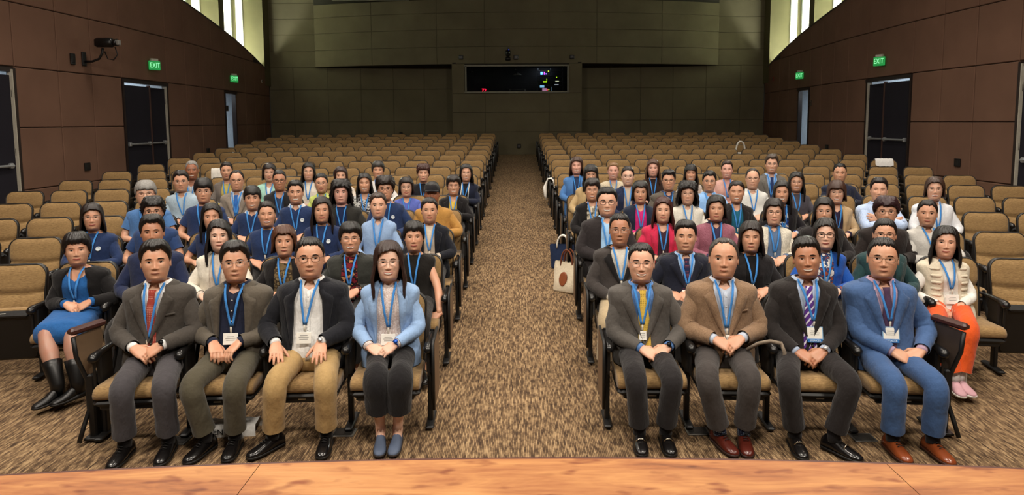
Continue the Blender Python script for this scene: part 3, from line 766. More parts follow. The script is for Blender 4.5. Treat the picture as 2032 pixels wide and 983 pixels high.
# ------------------------------------------------------------------ people: hands (three poses, voxel-joined once)
def hand_proto(curl, spread, thumb_in, vox):
    b = MB(); A = np.linspace(0, 2 * PI, 14, endpoint=False); P = []
    for y, wx, t, z in ((-.022, .0255, .018, 0), (-.012, .0265, .019, 0), (0, .028, .018, 0), (.025, .035, .0175, -.001), (.055, .0405, .0155, -.001), (.08, .0415, .0135, 0), (.093, .036, .010, 0)):
        P.append([[wx * spow(math.cos(a), .8), y, z + t * spow(math.sin(a), .9)] for a in A])
    V, F = grid(np.array(P), True, True, True); b.add(V, F)
    for i, (x, L, r) in enumerate(((.030, .070, .0088), (.0105, .079, .0092), (-.0100, .073, .0088), (-.0295, .057, .0078))):
        ang = math.radians(spread * (1.5 - i)); pts = [np.array([x * .9, .060, 0.0]), np.array([x, .086, 0.001])]; pitch = 0.0
        for seg, fr in ((.46, .8), (.30, 1.0), (.24, .8)):
            pitch += math.radians(curl * fr); d = np.array([math.sin(ang) * math.cos(pitch), math.cos(ang) * math.cos(pitch), -math.sin(pitch)])
            pts.append(pts[-1] + d * L * seg)
        b.add(*tube(np.array(pts), [r, r * 1.12, r, r * .93, r * .70], 9))
    t0 = np.array([.020, .018, -.004]); d1 = np.array([.72, .62, -.32]); d2 = np.array([.72 - thumb_in, .75, -.35 - thumb_in * .4])
    d1 /= np.linalg.norm(d1); d2 /= np.linalg.norm(d2)
    p1 = t0 + d1 * .040; p2 = p1 + d2 * .032; p3 = p2 + d2 * .026
    b.add(*tube(np.array([t0 - d1 * .01, t0, p1, p2, p3]), [.012, .014, .0112, .0100, .0066], 9))
    me = b.mesh('hand', []); o = link('hand', me)
    m = o.modifiers.new('r', 'REMESH'); m.mode = 'VOXEL'; m.voxel_size = vox
    sm = o.modifiers.new('s', 'SMOOTH'); sm.factor = 0.5; sm.iterations = 2
    r = bpy.data.meshes.new_from_object(o.evaluated_get(bpy.context.evaluated_depsgraph_get()))
    V = np.array([v.co[:] for v in r.vertices]); F = [list(q.vertices) for q in r.polygons]
    bpy.data.objects.remove(o); bpy.data.meshes.remove(r)
    return V, F
HANDS = {('rest', 1): hand_proto(14, 5, .15, .0036), ('clasp', 1): hand_proto(36, 2, .35, .0036), ('lace', 1): hand_proto(30, 4, .5, .0036),
         ('rest', 0): hand_proto(14, 5, .15, .0085), ('clasp', 0): hand_proto(36, 2, .35, .0085), ('lace', 0): hand_proto(30, 4, .5, .0085)}
def put_hand(b, pose, hi, wrist, d, n, right, mat, k=1.0):
    """d: finger direction, n: palm normal; thumb side follows from which hand it is"""
    V, F = HANDS[(pose, 1 if hi else 0)]; d = np.array(d, float); d /= np.linalg.norm(d)
    n = np.array(n, float); n -= d * n.dot(d); n /= np.linalg.norm(n); up = -n
    x = np.cross(d, up)                          # right-handed frame: thumb at +x for one hand, mirrored for the other
    V = V.copy() * k
    # a right hand, palm down, fingers away from its owner, has the thumb to its owner's left
    if right: V[:, 0] *= -1; F = [q[::-1] for q in F]
    b.add(wrist + V[:, :1] * x + V[:, 1:2] * d + V[:, 2:] * up, F, mat)

def ik(a, t, l1, l2, pole):
    a, t, pole = np.array(a, float), np.array(t, float), np.array(pole, float)
    v = t - a; D = np.linalg.norm(v); D2 = min(D, (l1 + l2) * .995); u = v / D
    p = pole - u * pole.dot(u); p /= np.linalg.norm(p)
    k = (l1 * l1 - l2 * l2 + D2 * D2) / (2 * D2); h = math.sqrt(max(1e-6, l1 * l1 - k * k))
    return a + u * k + p * h, a + u * D2

# ------------------------------------------------------------------ people: hair
HS = {  # hairline heights by azimuth 0 (front) .. 180 (nape); thickness top/side/back; options
    'short':  dict(line=[(0, .072), (32, .074), (52, .060), (70, .010), (86, -.012), (100, .004), (125, -.060), (180, -.075)], t=(.020, .010, .014), tap=1.0),
    'side':   dict(line=[(0, .070), (30, .078), (50, .058), (70, .012), (86, -.015), (100, .004), (125, -.065), (180, -.080)], t=(.024, .012, .016), tap=0.9, sweep=.012),
    'fringe': dict(line=[(0, .042), (34, .044), (55, .034), (70, .002), (86, -.020), (102, -.004), (125, -.065), (180, -.080)], t=(.024, .015, .018), tap=0.35),
    'crew':   dict(line=[(0, .080), (35, .080), (55, .062), (72, .014), (86, -.006), (100, .006), (125, -.055), (180, -.070)], t=(.012, .004, .007), tap=1.0),
    'thin':   dict(line=[(0, .098), (35, .096), (55, .074), (72, .016), (86, -.010), (100, .004), (125, -.060), (180, -.075)], t=(.008, .007, .010), tap=1.0),
    'curly':  dict(line=[(0, .050), (34, .052), (55, .040), (70, .004), (88, -.018), (102, -.010), (125, -.070), (180, -.080)], t=(.032, .022, .024), tap=0.3, curl=.010),
    'pixie':  dict(line=[(0, .050), (30, .056), (52, .034), (70, -.005), (86, -.032), (100, -.034), (125, -.082), (180, -.090)], t=(.026, .018, .022), tap=0.5, sweep=.006),
    'bob':    dict(line=[(0, .060), (26, .062), (50, .038), (68, -.040), (82, -.092), (100, -.105), (140, -.110), (180, -.110)], t=(.024, .024, .026), tap=0.12, curtain=.020),
    'bobf':   dict(line=[(0, .040), (26, .040), (50, .024), (66, -.040), (82, -.090), (100, -.105), (140, -.110), (180, -.110)], t=(.024, .024, .026), tap=0.12, curtain=.020),
    'lob':    dict(line=[(0, .068), (24, .066), (50, .036), (66, -.050), (80, -.150), (100, -.165), (140, -.165), (180, -.165)], t=(.022, .022, .026), tap=0.1, curtain=.026),
    'long':   dict(line=[(0, .074), (22, .070), (49, .040), (64, -.060), (75, -.240), (100, -.265), (140, -.26), (180, -.26)], t=(.020, .020, .024), tap=0.1, curtain=.034),
    'longf':  dict(line=[(0, .046), (24, .044), (49, .022), (64, -.060), (75, -.235), (100, -.255), (140, -.25), (180, -.25)], t=(.022, .020, .024), tap=0.1, curtain=.034),
    'back':   dict(line=[(0, .076), (30, .074), (50, .058), (68, .016), (84, -.010), (100, -.012), (125, -.065), (180, -.085)], t=(.013, .009, .016), tap=0.9),
    'curlyl': dict(line=[(0, .058), (24, .056), (50, .028), (64, -.050), (75, -.130), (100, -.160), (140, -.16), (180, -.16)], t=(.036, .038, .036), tap=0.1, curtain=.030, curl=.012),
}
def hair_mesh(P, hi, xf, mat, parent):
    st = HS[P['hair']]; n = 84 if hi else 44; m = 26 if hi else 15
    th = np.linspace(-PI, PI, n, endpoint=False); deg = np.abs(np.degrees(th))
    part = P.get('part', 0)                       # azimuth of the parting raises one side
    la = [q[0] for q in st['line']]; lz = [q[1] for q in st['line']]
    ze = np.interp(np.abs(np.degrees(th) - part * np.clip(1 - deg / 60, 0, 1)), la, lz)
    rj = np.random.RandomState(P['seed'] + 77); jag = sum(np.sin(th * k_ + rj.rand() * 6.3) * a_ for k_, a_ in ((7, .0016), (13, .0016), (23, .0022), (37, .0014)))
    ze = ze + jag * np.where(deg < 100, 1.3, 2.0)
    ext = P.get('hlen', 0.0)
    ze = np.where(deg > 62, ze - ext * (1 if 'curtain' in st else 0), ze)
    r = np.random.RandomState(P['seed'])
    tt, ts, tb = [q * P.get('hvol', 1.0) for q in st['t']]
    zc = -.015; LQ = HT * PI / 2
    v = np.linspace(0, 1, m); rows = []
    ph = r.rand(6) * 6.28
    for i, q in enumerate(v):
        Lend = np.where(ze > 0, HT * np.arccos(np.clip(ze / HT, -1, 1)), LQ - ze); L = Lend * max(q, 0.02)
        z = np.where(L < LQ, HT * np.cos(np.clip(L / HT, 0, PI / 2)), -(L - LQ))
        zr = np.maximum(z, zc) if 'curtain' in st else z
        w, f, b, e = head_dims(np.clip(zr, -.119, .1175)); w = w * P['hw']
        up = np.clip(z / HT, 0, 1) ** 1.5
        side = np.exp(-((deg - 90) / 45) ** 2)
        t = tt * up + (1 - up) * np.where(deg > 90, tb + (ts - tb) * side, ts)
        t = t * (1 - st['tap'] * np.clip((q - .72) / .28, 0, 1) ** 2) + .0012
        t = t + st.get('sweep', 0) * np.exp(-((th - .5) / .55) ** 2) * np.exp(-((z - .085) / .03) ** 2)
        stre = (np.sin(th * 23 + ph[0] + 3 * np.sin(th * 3 + ph[1])) + .6 * np.sin(th * 41 + ph[2] + 2 * q)) * .0016
        cu = st.get('curl', 0)
        if cu: stre = cu * (np.sin(th * 9 + z * 70 + ph[3]) * np.sin(z * 110 + ph[4] + th * 5) + .6 * np.sin(th * 17 - z * 90 + ph[5]))
        t = t + stre * np.clip(q * 3, 0, 1)
        c = np.cos(th); ee = np.where(z > 0, .92, .97)
        x = (w + t) * spow(np.sin(th), .95); y = np.where(c > 0, -(f + t) * np.abs(c) ** ee, (b + t) * np.abs(c) ** .95)
        if 'curtain' in st:
            dn = np.clip(zc - z, 0, None); sf = np.clip((110 - deg) / 40, 0, 1) * np.clip((deg - 40) / 15, 0, 1)
            flare = st['curtain'] * np.clip(dn / .1, 0, 1); tip = np.clip((dn - .10) / .15, 0, 1)
            x = x + np.sign(x) * flare * (0.6 - .35 * tip) * np.clip(np.abs(np.sin(th)), 0, 1)
            y = y - dn * 0.26 * sf + dn * .10 * np.clip((deg - 110) / 40, 0, 1)
            x = x * (1 - .10 * tip * (deg > 110)) + r.randn(n) * .0012 * (dn > .08)
        rows.append(np.stack([x, y, z + t * up * .9], 1))
    last = rows[-1]; inn = last.copy(); inn[:, 0] *= .86; inn[:, 1] = inn[:, 1] * .88 + .004; inn[:, 2] += .012
    rows.append(inn)
    b = MB(); V, F = grid(xf(np.array(rows)), True, True, False); b.add(V, [q[::-1] for q in F])
    if P.get('bun'):
        A = np.linspace(0, PI, 8); B = np.linspace(0, 2 * PI, 12, endpoint=False); cx = np.array(P['bun'])
        Q = np.array([[[.030 * math.sin(a) * math.cos(q), .026 * math.cos(a), .028 * math.sin(a) * math.sin(q)] for q in B] for a in A]) + cx
        V, F = grid(xf(Q)); b.add(V, F)
    return b.build('hair', mat, parent)
def cap_mesh(P, xf, parent):
    A = np.linspace(-PI, PI, 40, endpoint=False); rows = []
    for z in list(HT * np.cos(np.linspace(.03, 1.12, 9))) + [.040, .034]:
        w, f, b, e = [float(q) for q in head_dims(z)]; t = .016
        rows.append([[(w + t) * math.sin(a), (-(f + t) * math.cos(a) if math.cos(a) > 0 else -(b + t) * math.cos(a)), z + .012] for a in A])
    bb = MB(); V, F = grid(xf(np.array(rows)), True, True); bb.add(V, [q[::-1] for q in F])
    us = np.linspace(-1, 1, 9)
    Q = np.array([[[.075 * u, -.080 - k * .075 * (1 - .55 * u * u) , .052 - .012 * k - .010 * u * u + dz] for u in us] for k, dz in ((0, 0), (.5, 0), (1, 0), (1, -.006), (.5, -.006), (0, -.006))])
    V, F = grid(xf(Q), False); bb.add(V, F)
    return bb.build('cap', cloth('#17161a'), parent)
def glasses_mesh(P, hi, xf, parent):
    col, thick, rnd = P['glasses']; b = MB(); A = np.linspace(0, 2 * PI, 20, endpoint=False)
    hwx, hz = (.0255, .0175) if rnd < 2 else (.027, .0155); e = .7 if rnd else .45
    for s in (-1, 1):
        x = s * .0325 * P['hw'] + hwx * spow(np.cos(A), e); z = -.003 + hz * spow(np.sin(A), e)
        y = np.minimum(face_y(np.clip(x, -.060, .060), np.clip(z, -.03, .02), P) - .006, -.090 * np.ones_like(x) + .0) 
        y = np.full_like(x, y.min() + .004) + .10 * (np.abs(x) - .03).clip(0) * .6
        p = np.stack([x, y, z], 1); p = np.r_[p, p[:1], p[1:2]]
        b.add(*tube(xf(p), thick, 5, False))
        yt = y[0] + .002
        b.add(*tube(xf(np.array([[s * (.0325 * P['hw'] + hwx), yt, .004], [s * .0745 * P['hw'], -.055, .006], [s * .0775 * P['hw'], .0, .003], [s * .076 * P['hw'], .015, -.01]])), thick, 5))
    y0 = float(y.min()); b.add(*tube(xf(np.array([[-.009, y0, .002], [0, y0 - .003, .005], [.009, y0, .002]])), thick, 5))
    return b.build('glasses', plain(col, 0.35, 0.6 if col in ('#b59a6a', '#9a9a9a') else 0.0), parent)
SKIN = {'a': '#d3a78d', 'b': '#c6987c', 'c': '#b08064', 'd': '#98664b', 'e': '#d9b39d', 'f': '#d5a594'}

# ------------------------------------------------------------------ people: the figure
LAN = cloth('#4189d4'); LANL = plain('#cfe6fa', 0.5)
def garment(T, s0, stop, off, n, m, seed, amp):
    phi = np.linspace(-PI, PI, n, endpoint=False); st = stop(phi)
    v = 1 - (1 - np.linspace(0, 1, m)[:, None]) ** 1.9; S = s0 + (st[None, :] - s0) * v
    Pp = T.pt(phi[None, :] + 0 * S, S, off)
    d = wrinkle(Pp, amp, seed) * np.clip((1 - v) * 4, 0, 1) * np.clip(1.02 - S, 0, 1) ** .3
    Pp = T.pt(phi[None, :] + 0 * S, S, off + d)
    inn = T.pt(phi, st - .004, off - .012)
    return grid(np.concatenate([Pp, inn[None]]), True)
def open_coat(T, xo, s0, s1, off, n, m, seed, amp):
    S = s0 + (s1 - s0) * (1 - (1 - np.linspace(0, 1, m)) ** 1.7); rows = []
    for s in S:
        a = float(T.phi_at(max(xo(s), 0.001), s, off)); ph = np.linspace(a, 2 * PI - a, n)
        q = T.pt(ph, np.full(n, s), off); d = wrinkle(q, amp, seed) * min(1, (1.0 - s) * 6 + .15)
        q = T.pt(ph, np.full(n, s), off + d)
        e0 = T.pt(np.array([a, -a]), np.array([s, s]), off - .014)
        rows.append(np.concatenate([e0[:1], q, e0[1:]]))
    return grid(np.array(rows), False)
def ribbon(C, hwid, up, th):
    """flat strip along C with half width hwid (list) across X; up: outward offset direction (0,-1,0)"""
    C = np.asarray(C); hw = np.full(len(C), hwid) if np.isscalar(hwid) else np.asarray(hwid)
    t = np.gradient(C, axis=0); t /= np.linalg.norm(t, axis=1)[:, None] + 1e-9
    side = np.cross(t, np.array(up, float)); side /= np.linalg.norm(side, axis=1)[:, None] + 1e-9
    o = np.array(up, float) * th; h = hw[:, None]
    P = np.stack([C - side * h, C - side * h + o, C + side * h + o, C + side * h], 1)
    return grid(P, True, True, True)
def shoe_mesh(b, toe, d, mat, sole, k=1.0, n=12, heel=0.0, tall=0.0):
    d = np.array([d[0], d[1], 0.0]); d /= np.linalg.norm(d); sd = np.array([-d[1], d[0], 0]); L = .272 * k
    st = [(0, .020, .050), (.03, .030, .075), (.12, .034, .098), (.26, .036, .102), (.40, .039, .084), (.55, .0435, .066), (.72, .0455, .052), (.86, .0405, .043), (.95, .030, .034), (1.0, .012, .024)]
    A = np.linspace(0, PI, n); P = []; Q = []
    for t, w_, h in st:
        c = np.array(toe) - d * L * (1 - t); lift = heel * max(0, 1 - t / .6)
        ring = [c + sd * w_ * k * spow(math.cos(a), .75) + np.array([0, 0, .014 + lift + (h * k - .014) * spow(math.sin(a), .8)]) for a in A]
        P.append(ring)
        Q.append([c + sd * w_ * k * 1.05 * q + np.array([0, 0, z + (lift if z > .01 else 0)]) for q, z in ((-1, .001), (1, .001), (1, .016), (-1, .016))])
    V, F = grid(np.array(P), True, True, True); b.add(V, F, mat)
    V, F = grid(np.array(Q), True, True, True); b.add(V, F, sole)
def mk(c):
    """material from a colour string or (colour, kind, ...) tuple"""
    return cloth(c) if isinstance(c, str) else cloth(*c)
def person(P):
    r, side = P['row'], P['side']; hi = r <= 2; sex = P['sex']
    k = P['k']; p, rz = seat_pos(r, side, k)
    P.setdefault('seed', int(P['x'] * 7 + P['y'])); P.setdefault('hw', 1.0); P['hw'] *= 1.04; P.setdefault('smile', 0.3)
    P.setdefault('bk', 1.0); P.setdefault('belly', 0.0); P.setdefault('pose', 'clasp')
    if r <= 2 and sex == 'm' and P.get('sock') is None: P['sock'] = '#16151a'
    root = empty('person', p, rz); tag(root, P['label'], 'person', 'seated audience')
    Mi = (Matrix.Translation(p) @ Matrix.Rotation(rz, 4, 'Z')).inverted()
    hs = P.get('hs', 1.0) * (1.05 if sex == 'm' else 1.0)
    hy = P.get('hy', -0.20 if r > 1 else -0.24)
    face = local_hit(P['x'], P['y'], Mi, ly=hy - .10)
    wx, wy = p.x, p.y
    pan = (-math.atan2(wx, wy) - rz) * .85 + math.radians(P.get('pan', 0)); tilt = math.atan2(CAMZ - (p.z + face[2]), wy) * .42 + math.radians(P.get('tilt', 0))
    Rm = np.array((Matrix.Rotation(pan, 3, 'Z') @ Matrix.Rotation(-tilt, 3, 'X') @ Matrix.Rotation(math.radians(P.get('roll', 0)), 3, 'Y')))
    H = face - Rm @ (np.array([0, -.105, -.018]) * hs)
    xf = lambda Q: (np.asarray(Q) * hs) @ Rm.T + H
    P['eye'] = H[2]
    hx = float(np.clip(H[0] * .55, -.09, .09))
    hip = np.array([hx, -.20, .435]); nb = H + np.array([0, .028, 0]) + np.array([0, .012, -.152]) * hs
    nb[0] = nb[0] * .9 + hx * .1
    bk = P['bk']; T = Torso(hip, nb, xf([0, .01, -.10]), sex, bk, P['belly'])
    sk = skin_mat(SKIN[P['skin']]); hairm = hair_mat(P.get('hc', '#17120f'))
    n1, m1 = (44, 26) if hi else (26, 14)
    # ---------- arms (skeleton)
    sw = float(T.dims(.88)[0]); ce = T.c(np.array(.895)); L1, L2 = (.285, .25) if sex == 'm' else (.262, .232)
    arms = []; hp = P['pose']
    lap = np.array([hx * .7, -.42, .60])
    if 'hand' in P and hp != 'knees': lap = local_hit(P['hand'][0], P['hand'][1], Mi, ly=P.get('handy', -.44))
    for sd in (-1, 1):                            # -1: the person's right arm, at the picture's left
        sh = ce + np.array([sd * (sw - .022), .012, -.005])
        if hp == 'knees':
            kp = local_hit(P['hand'][0 if sd < 0 else 2], P['hand'][1 if sd < 0 else 3], Mi, ly=-.50)
            wr = kp + np.array([0, .075, .035]); d = [sd * .10 if sd > 0 else .25, -.85, -.42]; nn = [0, -.35, -1]; ps = 'rest'
        elif hp == 'fold': wr = np.array([-sd * .03 + hx, -.33, .80 + sd * .015]); d = [-sd, -.05, .1]; nn = [0, 1, -.15]; ps = 'rest'
        elif hp == 'apart':
            wr = lap + np.array([sd * .085, .075, .045]); d = [-sd * .45, -.75, -.45]; nn = [0, -.2, -1]; ps = 'clasp'
        else:
            wr = lap + np.array([sd * .092, .045, .030 + (.012 if sd > 0 else 0)]); d = [-sd * .86, -.34, -.36 - (.1 if sd > 0 else 0)]; nn = [0, .55, -.75]; ps = 'lace'
        el, wr2 = ik(sh, wr, L1, L2, P.get('pole', (sd * .75, .35, -.6)) if hp != 'fold' else (sd * .9, -.2, -.5))
        arms.append((sd, sh, el, wr2, d, nn, ps))
    # ---------- legs (skeleton)
    legs = []
    for i, sd in enumerate((-1, 1)):
        hj = np.array([hx + sd * .088 * bk, -.22, .490])
        kn = np.array([hx + sd * .115, -.66, .462]) if 'kn' not in P else None
        if kn is None:
            q = local_hit(P['kn'][i][0], P['kn'][i][1], Mi, ly=-.74); kn = np.array([q[0], -.675, .458])
        if 'toe' in P:
            toe = local_hit(P['toe'][i][0], P['toe'][i][1], Mi, z=0.02); toe[2] = 0
        else: toe = np.array([kn[0] + sd * .02, -.86, 0.0])
        fd = P['fdir'][i] if 'fdir' in P else (sd * .16, -1)
        fdn = np.array([fd[0], fd[1], 0.0]); fdn /= np.linalg.norm(fdn)
        ank = toe - fdn * .195 + np.array([0, 0, .095])
        legs.append((sd, hj, kn, ank, toe, fdn))
    # ---------- body: one loft from the hips to the crown, with limbs, hands, ears and face
    th, HR = head_rings(P, hi); b = MB()
    S = np.r_[np.linspace(-.02, .9, 9), .93, .96, .985, 1.005]
    TR = np.array([T.pt(th, np.full(len(th), s), -.010 if s < .97 else -.006 * (1.005 - s) / .035) for s in S])
    nk = .92 if sex == 'f' else 1.0
    top = xf(np.stack([.0555 * nk * spow(np.sin(th), .95), np.where(np.cos(th) > 0, -.030 * np.cos(th), -.061 * np.cos(th)) + .004, np.full(len(th), -.128)], 1))
    lastT = TR[-1]; NK = [lastT + (top - lastT) * t + np.array([0, .010 * math.sin(t * PI), 0]) for t in (.25, .5, .75, 1.0)]
    V, F = grid(np.concatenate([TR, NK, xf(HR)]), True, True, True); b.add(V, F, 0)
    sl = P['top'].get('sl', 'long'); out_ = P.get('out')
    for sd, sh, el, wr, d, nn, ps in arms:
        pts = bend(sh + np.array([-sd * .06, 0, .0]), el, wr, .34, 6, 6, 6); u = arc_len(pts); slm = .8 if (sl == 'long' or (out_ and out_.get('sl', 'long') == 'long')) else 1.0; q = 1.0 if sex == 'm' else .88
        rr = np.interp(u, [0, .12, .45, .58, .72, .95, 1], np.array([.046 * slm, .050 * slm, .041 * slm, .038 * slm, .039 * slm, .027, .027]) * q)
        b.add(*tube(pts, rr, 12 if hi else 8), 0)
        put_hand(b, ps, hi, wr, d, nn, sd < 0, 0, 1.10 if sex == 'm' else .98)
    bare = P.get('bottom', {}).get('kind') == 'skirt'
    for sd, hj, kn, ank, toe, fdn in legs:
        pts = bend(hj, kn, ank, .22, 4, 8, 5); u = arc_len(pts); q = (1.0 if sex == 'm' else .95) * np.interp(u, [.42, .52], [1.0, P.get('legk', 1.0)])
        rr = np.interp(u, [0, .4, .5, .56, .68, .88, 1], np.array([.072, .058, .055, .048, .055, .035, .033])) * q
        b.add(*tube(pts, rr, 14 if bare else 8), 4 if bare else 0)
        if hi and P.get('sock', None) is None: b.add(*tube([ank + (0, 0, .03), ank + (0, 0, -.01), ank + fdn * .03 + (0, 0, -.05), ank + fdn * .10 + (0, 0, -.075)], [.034, .034, .030, .02], 9), 0)
    # ears
    if P['hair'] not in ('bob', 'bobf', 'lob', 'long', 'longf', 'curlyl'):
        for sd in (-1, 1):
            A = np.linspace(0, 2 * PI, 12, endpoint=False)
            rings = [[[sd * (.0720 * P['hw'] + dx), -.004 + ry * math.cos(a) * .9 + dy + .010 * math.sin(a) * .5, -.012 + rz_ * math.sin(a)] for a in A] for ry, rz_, dx, dy in ((.010, .022, 0, 0), (.016, .030, .004, .006), (.017, .031, .009, .014), (.011, .023, .010, .011), (.005, .010, .006, .006))]
            V, F = grid(xf(np.array(rings)), True, False, True); b.add(V, F if sd > 0 else [q[::-1] for q in F], 0)
    # face: eyes, lids, brows, lips, teeth
    def patch(xs, zs, off, mat, fn=None):
        X, Z = np.meshgrid(xs, zs) if np.ndim(xs) == 1 else (xs, zs)
        Y = face_y(X, Z, P) - off
        V, F = grid(xf(np.stack([X, Y, Z], -1)), False); b.add(V, F, mat)
    sq = .0024 * P['smile'] + P.get('squint', 0.0)
    for sd in (-1, 1):
        nx, nz = (17, 5) if hi else (9, 3)
        u = np.linspace(-1, 1, nx); vv = np.linspace(-1, 1, nz); U, W = np.meshgrid(u, vv)
        ex, ehw, ehh = sd * .0315 * P['hw'], .0135, max(.0014, .0044 - sq)
        X = ex + U * ehw; Z = -.001 + W * ehh * np.sqrt(np.clip(1 - U ** 2, 0, 1)) + .0012 * sd * U
        Y = face_y(X, Z, P) - .0012 - .0022 * (1 - U ** 2) * (1 - .3 * W ** 2)
        V, F = grid(xf(np.stack([X, Y, Z], -1)), False); cm = []
        for i in range(nz - 1):
            for j in range(nx - 1): cm.append(2 if abs((u[j] + u[j + 1]) / 2) * ehw < .0064 else 1)
        b.add(V, F, cm)
        us = np.linspace(-1.08, 1.08, 9)           # upper lid line
        Xl = np.stack([ex + us * ehw] * 2); zl = -.001 + (ehh + .0004) * np.sqrt(np.clip(1 - (us / 1.1) ** 2, 0, 1)) + .0012 * sd * us
        Zl = np.stack([zl - .0003, zl + (.0020 if sex == 'f' else .0014)])
        patch(Xl, Zl, .0034 if hi else .004, 3)
        us = np.linspace(-1, 1, 8); xb = ex + sd * .001 + us * .0175            # brow
        zb = .0185 + .0035 * (1 - (us * sd + .2) ** 2) - .0015 * (us * sd > .5); tb = (.0030 if sex == 'm' else .0019) * (1.15 - .5 * (us * sd > 0) * np.abs(us))
        patch(np.stack([xb, xb]), np.stack([zb - tb, zb + tb]), .0016, 5)
    sm = P['smile']; mw = .0250 + .0090 * sm; us = np.linspace(-1, 1, 11)
    zc = -.0705 + .0060 * sm * us ** 2 - .001 * (1 - us ** 2); xm = us * mw; cup = np.sqrt(np.clip(1 - us ** 2, 0, 1))
    op = .0100 * max(0, sm - .40) / .60 * cup if P.get('teeth', sm > .6) else 0 * us
    up_ = zc + op * .5; lo_ = zc - op
    lf = 1.0 if sex == 'f' else .72
    patch(np.stack([xm, xm, xm]), np.stack([up_, up_ + .0028 * lf * cup, up_ + (.0052 * lf) * cup * (1 - .18 * np.exp(-(us / .15) ** 2))]), np.array([[.0016], [.0028], [.0010]]), 6)
    patch(np.stack([xm, xm, xm]), np.stack([lo_ - .0065 * lf * cup, lo_ - .0034 * lf * cup, lo_]), np.array([[.0010], [.0032], [.0016]]), 6)
    if op.max() > 0: patch(np.stack([xm * .96, xm * .96]), np.stack([lo_, up_]), .0010, 7)
    else: patch(np.stack([xm, xm]), np.stack([zc - .0005, zc + .0005]), .0030, 3)
    lipc = P.get('lip', '#a2564c' if sex == 'f' else '#9a5f4c')
    hose = skin_mat(P['hose']) if 'hose' in P else sk
    b.build('body', [sk, plain('#c4b6a8', 0.35), plain('#120b08', 0.15), plain('#1b1210', 0.6), hose, hairm, skin_mat(lipc), plain('#ece6da', 0.3)], root)
    # ---------- hair, cap, glasses
    if P['hair'] == 'cap':
        P['hair'] = 'short'; hair_mesh(P, hi, xf, hairm, root); cap_mesh(P, xf, root)
    elif P['hair']: hair_mesh(P, hi, xf, hairm, root)
    if P.get('glasses'): glasses_mesh(P, hi, xf, root)
    # ---------- garments
    top, out = P['top'], P.get('out'); tm = mk(top['c']); kind = top.get('kind', 'crew')
    vd = {'crew': .0, 'scoop': .06, 'v': .14, 'collar': .09, 'mock': -.03, 'dress': .22, 'high': -.01}[kind]
    xv = {'v': .055, 'collar': .040, 'scoop': .085, 'dress': .062}.get(kind, .06)
    s_neck = .998 if kind not in ('scoop', 'dress') else .985
    def stop(phi):
        x = np.abs(np.sin(phi)) * .10; return s_neck - np.where(np.cos(phi) > 0, vd * np.clip(1 - x / xv, 0, 1), 0) - (.012 if kind == 'crew' else 0) * (np.cos(phi) > 0)
    g = MB(); seed = P['seed']; amp = .0035 if hi else .003
    g.add(*garment(T, -.03, stop, .004, n1, m1, seed, amp))
    jw = mk(out['c']) if out else None
    def sleeve(g, frac, rs, seedk):
        for sd, sh, el, wr, d, nn, ps in arms:
            fr = (wr - el) * .0
            pts = bend(sh + np.array([-sd * .075, 0, .004]), el, wr + (wr - el) / np.linalg.norm(wr - el) * -.012, .34, 7, 7, 7); u = arc_len(pts)
            keep = u <= frac + 1e-6; pts, u = pts[keep], u[keep]; q = rs * (1.0 if sex == 'm' else .86) * (1 + (bk - 1) * .8)
            rr = np.interp(u, [0, .16, .30, .50, .58, .70, .92, 1], np.array([.050, .068, .063, .056, .056, .053, .043, .042]) * q)
            rk = np.random.RandomState(seedk + sd); wob = rk.randn(len(u)) * .03
            rr = rr * (1 + .05 * np.sin(u * 44 + rk.rand() * 6) * np.exp(-((u - .57) / .16) ** 2) + .02 * np.sin(u * 55) * (u > .7))
            g.add(*tube(pts, rr, 16 if hi else 9, False, wob))
    if sl == 'long' and not out: sleeve(g, 1.0, 1.0, seed)
    elif sl == 'short' and not out: sleeve(g, .44, 1.10, seed)
    elif sl == 'long' and out and out.get('sl') == 'none': sleeve(g, 1.0, .95, seed)
    elif sl == 'long' and out: # the shirt cuff shows under the jacket sleeve
        for sd, sh, el, wr, d, nn, ps in arms:
            u_ = (wr - el) / np.linalg.norm(wr - el); g.add(*tube([wr - u_ * .05, wr - u_ * .02, wr + u_ * .006], [.034, .035, .035], 12))
    gname = top.get('name', {'collar': 'shirt', 'dress': 'dress'}.get(kind, 'top'))
    go = g.build(gname, tm, root)
    if kind == 'collar':
        c = MB(); cm = mk(top['col']) if 'col' in top else tm
        for sd in (-1, 1):
            ph = np.linspace(.26, PI + .02, 14); front = np.exp(-((ph - .26) / .60) ** 2)
            q0 = T.pt(sd * ph, 1.0, .003); up = T.pt(sd * ph, 1.055 - .035 * front, .004); rad = q0 - T.c(np.full(14, 1.0)); rad[:, 2] = 0; rad /= np.linalg.norm(rad, axis=1)[:, None]
            q2 = up + rad * .008 + np.array([0, 0, -.002]); q3 = q0 + rad * (.014 + .012 * front)[:, None]; q3[:, 2] -= .004 + .046 * front; q3[:, 0] += sd * .012 * front
            V, F = grid(np.array([q0, up, q2, q3]), False); c.add(V, F if sd > 0 else [q[::-1] for q in F])
        c.build('collar', cm, go)
        if not P.get('tie') and hi:
            pk = MB(); ss = np.linspace(.10, .90, 14); pk.add(*ribbon(T.front(np.zeros(14), ss, .007), .014, (0, -1, 0), .003)); pk.build('placket', tm, go)
            for s_ in np.linspace(.2, .84, 6):
                bt = MB(); c0 = T.front(0.0, s_, .0105); bt.add(*tube([c0, c0 + (0, -.0025, 0)], .0048, 8)); bt.build('button', plain('#d8d6ce', 0.3), go)
    if kind == 'mock' or kind == 'high':
        pass
